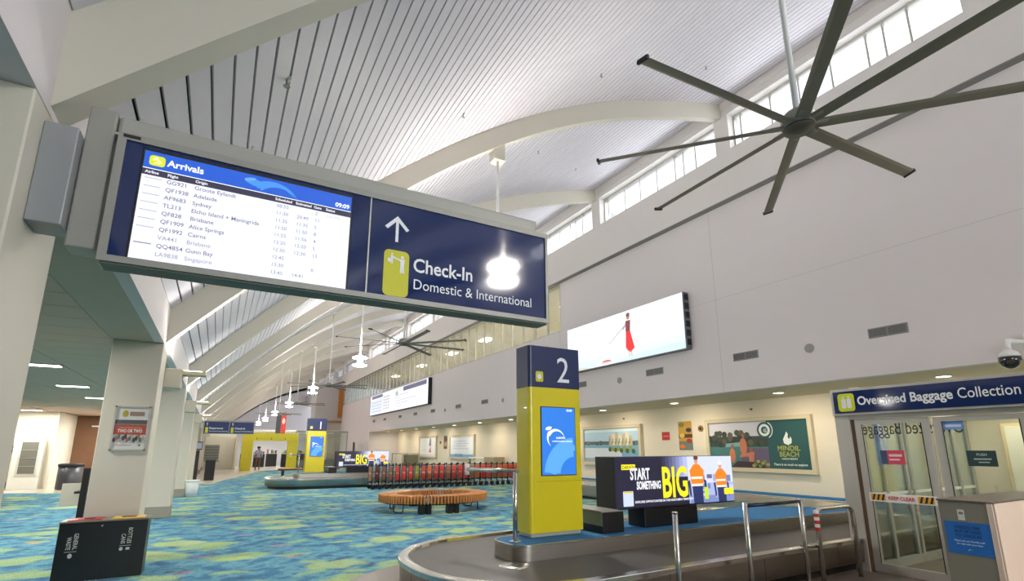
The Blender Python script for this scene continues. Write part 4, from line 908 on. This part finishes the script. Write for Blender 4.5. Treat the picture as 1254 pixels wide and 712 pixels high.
# equipment behind the trolleys
t = thing('steel_luggage_rack', 'tall steel frame rack beyond the left end of the trolleys', 'rack', (14, 43, 0))
for x in (14, 15.4):
    for y in (43.6, 46.6): obj('upright', bx(new_bm(), x, x + .06, y, y + .06, 0, 1.15), SKIRT, t)
obj('top_rail', bx(new_bm(), 14, 15.46, 43.6, 46.66, 1.15, 1.2), SKIRT, t); obj('crate', bbx(14.2, 15.2, 43.0, 43.9, 0, 1.1, .03), mat('olive_crate', (110, 106, 84), .6), t)
t = thing('wheeled_scale', 'white arm and tan box beyond the right end of the trolleys', 'machine', (15.2, 29.5, 0))
obj('box', bbx(14.9, 15.6, 28.2, 29.7, .35, 1.1, .03), mat('tan_box', (164, 146, 112), .6), t); obj('arm', bbx(15.1, 15.25, 29.7, 32.4, .95, 1.05, .02), WHITE, t)
for y in (28.4, 29.5): obj('leg', bx(new_bm(), 15.2, 15.3, y, y + .08, 0, .35), SKIRT, t)
obj('arm_post', bx(new_bm(), 15.12, 15.22, 32.3, 32.4, 0, .95), SKIRT, t)
t = thing('door_far_recess', None, None, (XW, 56, 0), kind='structure')
obj('leaf', bbx(XW - .03, XW, 52.9, 53.9, 0, 2.05, .01), WALL, t); obj('dark_panel', bbx(XW - .05, XW - .03, 57.0, 57.8, 1.0, 2.3, .01), BLKP, t)

# ------------------------------------------------------------------ glass doors with the oversized baggage sign
DX = 7.77
struct('wall_booth', bx(bx(bx(new_bm(), DX + .1, 11.4, 3.86, 3.96, 2.1, 2.46), DX + .3, 11.4, -1.6, 3.86, 2.36, 2.46), 11.3, 11.4, -1.6, 3.96, 0, 2.36), CREAM)
struct('floor', bx(new_bm(), 4.6, 11.3, -1.6, 3.86, .004, .008), BRONZE)
ws = thing('window_booth', None, None, (9.5, 3.9, 0), kind='structure')
bf = obj('window_frame', bx(bx(new_bm(), DX + .1, 11.3, 3.87, 3.93, 0, .12), DX + .1, 11.3, 3.87, 3.93, 2.04, 2.1), ALUL, ws)
gx = [7.9, 8.32, 8.95, 9.08, 9.9, 10.7, 11.24]
for x in gx: obj('mullion', bx(new_bm(), x, x + .06, 3.87, 3.93, .12, 2.04), ALUL, bf)
for a, b in zip(gx, gx[1:]): obj('pane', bx(new_bm(), a + .06, b, 3.895, 3.903, .12, 2.04), TINT, bf)
obj('safety_line', bx(new_bm(), 7.96, 11.24, 3.885, 3.894, .96, 1.0), WHITE, bf)
struct('wall_booth_end', bx(new_bm(), DX, 11.4, -1.7, -1.6, 0, 2.46), CREAM)
sg2 = thing('oversized_baggage_sign', 'navy Oversized Baggage Collection sign above the glass doors', 'sign', (DX, 3, 2.05))
obj('case', bbx(DX - .07, DX + .12, .8, 4.14, 2.06, 2.43, .006), ALUL, sg2); obj('face', bx(new_bm(), DX - .078, DX - .07, .83, 4.10, 2.09, 2.395), NAVY, sg2)
p = Pic((DX - .0785, 4.10, 2.09), (0, -1, 0), (0, 0, 1), 0, .0006)
p.rrect((206, 214, 24), .06, .025, .28, .275, .04)
for q in (.11, .18): p.rrect(W_, q, .07, q + .055, .2, .012); p.rect(W_, q + .018, .2, q + .037, .235)
p.text(W_, 'Oversized Baggage', .315, .105, .165, .004, width=1.07); p.text(W_, 'Collection', 1.43, .105, .175, .001, width=.56)
p.build('lettering', sg2)
dd = thing('door_1', None, None, (DX, 3, 0), kind='structure')
fr = obj('door_frame', bx(bx(bx(new_bm(), DX - .03, DX + .10, 3.95, 4.14, 0, 2.06), DX - .03, DX + .10, .8, .95, 0, 2.06), DX - .02, DX + .1, .95, 3.95, 2.0, 2.06), ALUL, dd)
obj('guide_rail', bx(new_bm(), DX - .0, DX + .02, 3.90, 3.95, 0, 2.0), mat('brown_seal', (104, 80, 62), .6), dd)
def leaf(y0, y1, name='door_leaf'):
    f = new_bm(); a, b = DX + .0, DX + .05
    bx(f, a, b, y0, y0 + .09, .02, 1.99); bx(f, a, b, y1 - .09, y1, .02, 1.99); bx(f, a, b, y0 + .09, y1 - .09, .02, .13); bx(f, a, b, y0 + .09, y1 - .09, 1.93, 1.99)
    lf = obj(name, f, ALUL, dd); obj('pane', bx(new_bm(), DX + .02, DX + .028, y0 + .09, y1 - .09, .13, 1.93), TINT, lf); 
    obj('gasket', bx(bx(new_bm(), DX - .002, DX, y0 + .085, y0 + .095, .13, 1.93), DX - .002, DX, y1 - .095, y1 - .085, .13, 1.93), BLKP, lf); return lf
l1 = leaf(3.03, 3.90); l2 = leaf(2.10, 2.99); leaf(1.2, 2.06)
p = Pic((DX - .003, 3.82, .915), (0, -1, 0), (0, 0, 1), 0, .0006); p.rect((232, 230, 226), -.02, 0, .74, .11)
for q in (0, .54):
    p.rect((226, 166, 34), q, .015, q + .17, .095)
    for i in range(3): p.poly((30, 26, 24), [(q + .01 + i * .055, .015), (q + .035 + i * .055, .015), (q + .06 + i * .055, .095), (q + .035 + i * .055, .095)])
p.text((196, 50, 54), 'KEEP CLEAR', .205, .032, .062, .0015, width=.30); p.build('keep_clear_band', l1)
p = Pic((DX + .019, 3.84, 1.62), (0, -1, 0), (0, 0, 1), 0, .0005); p.text((52, 56, 56), 'Oversized Baggage', 1.15, .17, .24, .0, width=1.12, mirror=True); p.build('reversed_lettering', dd)
p = Pic((DX + .018, 3.64, 1.40), (0, -1, 0), (0, 0, 1)); p.rect((60, 80, 110), 0, 0, .28, .18); p.rect((206, 70, 90), .08, 0, .28, .18); p.rect((236, 200, 206), .1, .1, .25, .13); p.rect((236, 200, 206), .1, .05, .22, .07); p.build('sticker', l1)
p = Pic((DX + .018, 2.72, 1.40), (0, -1, 0), (0, 0, 1)); p.rect((38, 66, 66), 0, 0, .27, .18); p.text((220, 230, 226), 'PUSH', .09, .12, .04); p.rect((180, 196, 190), .06, .075, .22, .09); p.rect((180, 196, 190), .1, .04, .2, .052); p.build('sticker', l2)
p = Pic((DX + .018, 2.90, 1.83), (0, -1, 0), (0, 0, 1)); p.rect((110, 150, 214), 0, 0, .2, .1); p.rect((200, 216, 240), .02, .03, .18, .06); p.build('sticker', l2)
# inner lobby
t = thing('white_wall_cabinet', 'cream cupboard on the back wall of the booth', 'cupboard', (11.2, 3.0, 0)); obj('body', bbx(11.0, 11.3, 2.75, 3.35, 0, 2.0, .01), mat('cream_door', (222, 200, 158)), t); obj('door', bbx(10.98, 11.0, 2.8, 3.3, .1, 1.95, .005), mat('cupboard_white', (232, 226, 210), .4), t)
area('booth_lamp', (10.4, 2.3, 2.32), (0, 0, -1), .5, 3, 30, (1, .92, .72)); area('booth_lamp', (8.5, 2.3, 2.32), (0, 0, -1), .3, 3, 14, (1, .95, .82))  # unseen fills added to brighten the booth interior

# service desk at the lower right
t = thing('service_desk', 'grey ended desk with beige front at the lower right corner', 'desk', (6.7, 2.15, 0))
obj('end_panel', bbx(5.79, 5.84, 1.93, 2.30, 0, 1.14, .004, 1), mat('grey_laminate_end', (138, 132, 118), .45, 0, .04), t)
obj('front_panel', bbx(5.84, 7.55, 1.915, 1.95, 0, 1.14, .004, 1), mat('beige_laminate', (232, 208, 188), .45), t)
obj('carcass', bbx(5.84, 7.55, 1.95, 2.30, 0, 1.13, .004, 1), mat('beige_laminate', (214, 190, 170)), t)
obj('worktop_edge', bbx(5.785, 7.56, 1.912, 2.31, 1.14, 1.155, .003, 1), mat('brown_edge_strip', (104, 92, 80), .5), t)
obj('corner_strip', bbx(5.785, 5.795, 1.915, 1.955, 0, 1.14, .002, 1), mat('beige_laminate', (214, 190, 170)), t)
p = Pic((5.788, 2.275, .70), (0, -1, 0), (0, 0, 1), 0, .0006); p.rect((34, 112, 196), 0, 0, .325, .27)
DK = (24, 60, 130)
for i in range(3): p.text(DK, ['OVERSIZED ITEMS', 'MUST BE TAKEN', 'TO CHECK-IN'][i], .16, .215 - i * .035, .034, .001, 'CENTER', width=.18)
p.text((220, 232, 246), 'Please ask our friendly staff', .16, .105, .02, .0004, 'CENTER', width=.21); p.text((220, 232, 246), 'for help with your bags', .16, .08, .02, .0004, 'CENTER', width=.18); p.arc((220, 232, 246), .16, .03, .012, .018, 160, 20, 6, True)
p.build('blue_notice', t)
p = Pic((5.787, 2.165, 0.985), (0, -1, 0), (0, 0, 1)); p.rect((222, 218, 208), 0, 0, .05, .09); p.rect((120, 116, 110), .01, .05, .04, .07); p.build('white_label', t)

# security camera at the right edge
t = thing('dome_camera', 'dark dome security camera on a white bracket at the right edge', 'security camera', (12.3, 3.4, 3.1))
obj('wall_plate', bbx(XW - .06, XW, 3.1, 3.35, 3.3, 3.7, .01), ROD, t); obj('arm', tube(new_bm(), fillet([(XW - .04, 3.22, 3.5), (12.3, 3.42, 3.52), (12.3, 3.42, 3.36)], .08), .05, 12), ROD, t)
obj('housing', lathe(new_bm(), [(.05, 3.36), (.12, 3.30), (.15, 3.22)], (12.3, 3.42, 0), 24), ROD, t)
obj('dome', lathe(new_bm(), [(.165, 3.22), (.16, 3.14), (.12, 3.06), (.06, 3.015), (.01, 3.0)], (12.3, 3.42, 0), 24), mat('smoked_dome', (20, 16, 18), .08, 0, 0, 2, 0, .8), t)

# ------------------------------------------------------------------ left foreground
t = thing('recycling_bin', 'black two slot waste bin before the poster column', 'bin', (-1.13, 8.5, 0))
obj('body', bbx(-1.585, -.685, 8.37, 8.72, .02, .70, .008), BLACK, t); obj('base', bbx(-1.57, -.70, 8.385, 8.70, 0, .02, .002, 1), STEEL2, t)
obj('lid', bbx(-1.59, -.68, 8.36, 8.73, .70, .722, .005, 1), mat('lid_grey', (120, 112, 100), .4), t)
obj('red_lid_insert', bbx(-1.52, -1.18, 8.40, 8.68, .722, .732, .004, 1), mat('lid_red', (176, 26, 34), .4), t); obj('yellow_lid_insert', bbx(-1.08, -.74, 8.40, 8.68, .722, .732, .004, 1), mat('lid_yellow', (226, 180, 70), .4), t)
for a, b in ((-1.43, -1.27), (-.99, -.83)): obj('slot', bbx(a, b, 8.48, 8.60, .732, .736, .001, 1), BLKP, t)
obj('lock', tube(new_bm(), [(-1.16, 8.362, .655), (-1.16, 8.372, .655)], .012, 12), STEEL2, t); obj('door_split', bx(new_bm(), -1.137, -1.133, 8.368, 8.371, .03, .69), BLKP, t)
p = Pic((-1.585, 8.3695, 0), (1, 0, 0), (0, 0, 1), 0, .0005); G = (206, 204, 196)
p.text(G, 'GENERAL', .165, .39, .062, .001, 'RIGHT', rot=R(-90), width=.19); p.text(G, 'WASTE', .10, .39, .062, .001, 'RIGHT', rot=R(-90), width=.15)
p.rect(G, .09, .365, .21, .370); p.oval(G, .15, .32, .022, .028)
p.text(G, 'BOTTLES', .705, .42, .062, .001, 'RIGHT', rot=R(-90), width=.19); p.text(G, 'CANS', .64, .42, .062, .001, 'RIGHT', rot=R(-90), width=.12); p.rect(G, .63, .395, .75, .400); p.oval(G, .65, .36, .02, .022); p.rect(G, .70, .345, .74, .375)
p.build('lettering', t)
t = thing('column_poster', 'framed notice with crest and red band on the nearest full column', 'poster', (-1.07, 8.82, 1.6))
f = new_bm(); a0, a1, z0, z1 = -1.285, -.88, 1.575, 2.185
bx(f, a0, a1, 8.795, 8.82, z0, z0 + .02); bx(f, a0, a1, 8.795, 8.82, z1 - .02, z1); bx(f, a0, a0 + .02, 8.795, 8.82, z0, z1); bx(f, a1 - .02, a1, 8.795, 8.82, z0, z1); obj('frame', f, ALUL, t)
p = Pic((a0 + .02, 8.808, z0 + .02), (1, 0, 0), (0, 0, 1), 0, .001); w_, h_ = a1 - a0 - .04, z1 - z0 - .04
p.rect((214, 210, 204), 0, 0, w_, h_); p.oval((178, 160, 60), w_ * .28, h_ * .85, .035, .045); p.poly((178, 160, 60), [(w_ * .2, h_ * .78), (w_ * .36, h_ * .78), (w_ * .28, h_ * .95)]); p.rect((150, 124, 110), w_ * .42, h_ * .80, w_ * .88, h_ * .90); p.rect((88, 84, 92), 0, h_ * .60, w_, h_ * .70); p.rect((126, 128, 110), 0, h_ * .585, w_, h_ * .61)
p.rect((176, 74, 58), 0, h_ * .35, w_, h_ * .58); p.text((226, 190, 170), 'CARRY YOUR DECLARATION', w_ * .5, h_ * .49, .03, 0, 'CENTER', width=w_ * .7); p.text((236, 226, 216), 'TWO OR TWO', w_ * .5, h_ * .40, .06, .002, 'CENTER', width=w_ * .76)
random.seed(4)
for i in range(14): p.oval([(70, 60, 62), (150, 110, 92), (90, 110, 90), (180, 160, 150), (60, 70, 90)][i % 5], w_ * (.05 + .068 * i), h_ * (.22 + .04 * (i % 3)), .018, .035, 9)
p.rect((150, 146, 140), w_ * .08, h_ * .09, w_ * .6, h_ * .105); p.oval((110, 106, 104), w_ * .86, h_ * .09, .012, .014); p.build('print', t)
t = thing('queue_sign_post', 'black queue post with a beige board behind the poster column bin', 'post', (-1.66, 9.9, 0))
obj('post', bbx(-1.70, -1.62, 9.86, 9.94, .02, 1.32, .01), BLKP, t); obj('base', lathe(new_bm(), [(.17, 0), (.17, .02), (.05, .03)], (-1.66, 9.9, 0), 20), BLKP, t)
obj('board', bbx(-2.0, -1.72, 10.3, 10.34, .75, 1.08, .005, 1), COLM, t); obj('arm', bx(new_bm(), -1.78, -1.66, 9.94, 10.32, .95, .98), BLKP, t)
t = thing('white_waste_tub', 'small white tapered tub at the foot of the fourth column', 'bin', (-.62, 21.2, 0))
obj('tub', lathe(new_bm(), [(.17, 0), (.2, .5), (.19, .51), (.16, .05)], (-.62, 21.2, 0), 16), WHITE, t); obj('rim', lathe(new_bm(), [(.2, .5), (.24, .5), (.24, .54), (.2, .54)], (-.62, 21.2, 0), 16), WHITE, t)
for i, (x, y, h, l) in enumerate(((-1.0, 30.3, 1.5, 'dark tall kiosk stand beyond the fourth column'), (-.25, 31.4, 1.0, 'dark square bin on the pale tiles far left'))):
    t = thing('dark_kiosk' if i == 0 else 'square_bin', l, 'kiosk' if i == 0 else 'bin', (x, y, 0))
    obj('body', bbx(x - .2, x + .25, y - .2, y + .2, 0, h, .02), BLKP, t); obj('top', bbx(x - .22, x + .27, y - .22, y + .22, h, h + .04, .01), mat('charcoal_top', (60, 56, 56), .4), t)
    if i == 0:
        obj('monitor', bbx(x - .05, x + .35, y - .3, y - .25, 1.55, 1.95, .01), BLKP, t); obj('monitor_screen', bx(new_bm(), x - .02, x + .32, y - .305, y - .3, 1.6, 1.9), mat('bluegrey_display', (150, 160, 176), .3), t)
# small timber bench by the far pillar
t = thing('far_timber_bench', 'low dark timber bench beside the far number 1 pillar', 'bench', (4.3, 33, 0))
obj('seat', bbx(3.2, 6.6, 32.6, 33.3, .38, .48, .03), mat('red_brown_timber', (132, 74, 48), .5), t)
for x in (3.4, 4.8, 6.2): obj('leg', bbx(x, x + .12, 32.7, 33.2, 0, .38, .01), BLKP, t)

# far traveller by the portal
def person():
    pts = {'pel': (0, 0, .95), 'ch': (0, 0, 1.3), 'nk': (0, 0, 1.48), 'hd0': (0, -.01, 1.58), 'hd1': (0, -.01, 1.7), 'sl': (-.18, 0, 1.42), 'el': (-.25, .02, 1.15), 'hl': (-.22, -.1, .92), 'sr': (.18, 0, 1.42), 'er': (.26, .02, 1.15), 'hr': (.24, -.12, .95),
           'pl': (-.1, 0, .9), 'kl': (-.11, -.03, .5), 'al': (-.12, .02, .08), 'tl': (-.13, -.14, .04), 'pr': (.1, 0, .9), 'kr': (.12, -.05, .5), 'ar': (.13, .08, .08), 'tr': (.14, -.08, .04)}
    rad = dict(pel=.15, ch=.16, nk=.06, hd0=.09, hd1=.1, sl=.07, el=.045, hl=.035, sr=.07, er=.045, hr=.035, pl=.1, kl=.07, al=.045, tl=.035, pr=.1, kr=.07, ar=.045, tr=.035)
    es = [('pel', 'ch'), ('ch', 'nk'), ('nk', 'hd0'), ('hd0', 'hd1'), ('ch', 'sl'), ('sl', 'el'), ('el', 'hl'), ('ch', 'sr'), ('sr', 'er'), ('er', 'hr'), ('pel', 'pl'), ('pl', 'kl'), ('kl', 'al'), ('al', 'tl'), ('pel', 'pr'), ('pr', 'kr'), ('kr', 'ar'), ('ar', 'tr')]
    ks = list(pts); me = bpy.data.meshes.new('body'); me.from_pydata([pts[k] for k in ks], [(ks.index(a), ks.index(b)) for a, b in es], [])
    o = bpy.data.objects.new('t', me); C.objects.link(o); m_ = o.modifiers.new('s', 'SKIN'); o.modifiers.new('u', 'SUBSURF').levels = 1
    for k, v in zip(ks, me.skin_vertices[0].data): v.radius = (rad[k], rad[k]); v.use_root = (k == 'pel')
    dg = bpy.context.evaluated_depsgraph_get(); me2 = bpy.data.meshes.new_from_object(o.evaluated_get(dg)); bpy.data.objects.remove(o)
    for m_ in (mat('skin', (176, 128, 104), .6), mat('lavender_shirt', (176, 166, 190), .8), mat('brown_trousers', (110, 76, 60), .8)): me2.materials.append(m_)
    for f in me2.polygons:
        z = f.center.z; f.material_index = 0 if z > 1.5 or (z < 1.12 and abs(f.center.x) > .19 and z > .8) else (1 if z > .95 else 2); f.use_smooth = True
    return me2
t = thing('person', 'distant person in a lavender top standing at the yellow portal', 'person', (2.75, 43.3, 0))
o = bpy.data.objects.new('body', person()); C.objects.link(o); o.parent = t
hb = lathe(new_bm(), [(.03, 1.72), (.115, 1.69), (.12, 1.62), (.1, 1.57)], (0, .02, .06), 12); obj('hair', hb, mat('dark_hair', (40, 30, 26), .7), t, False)
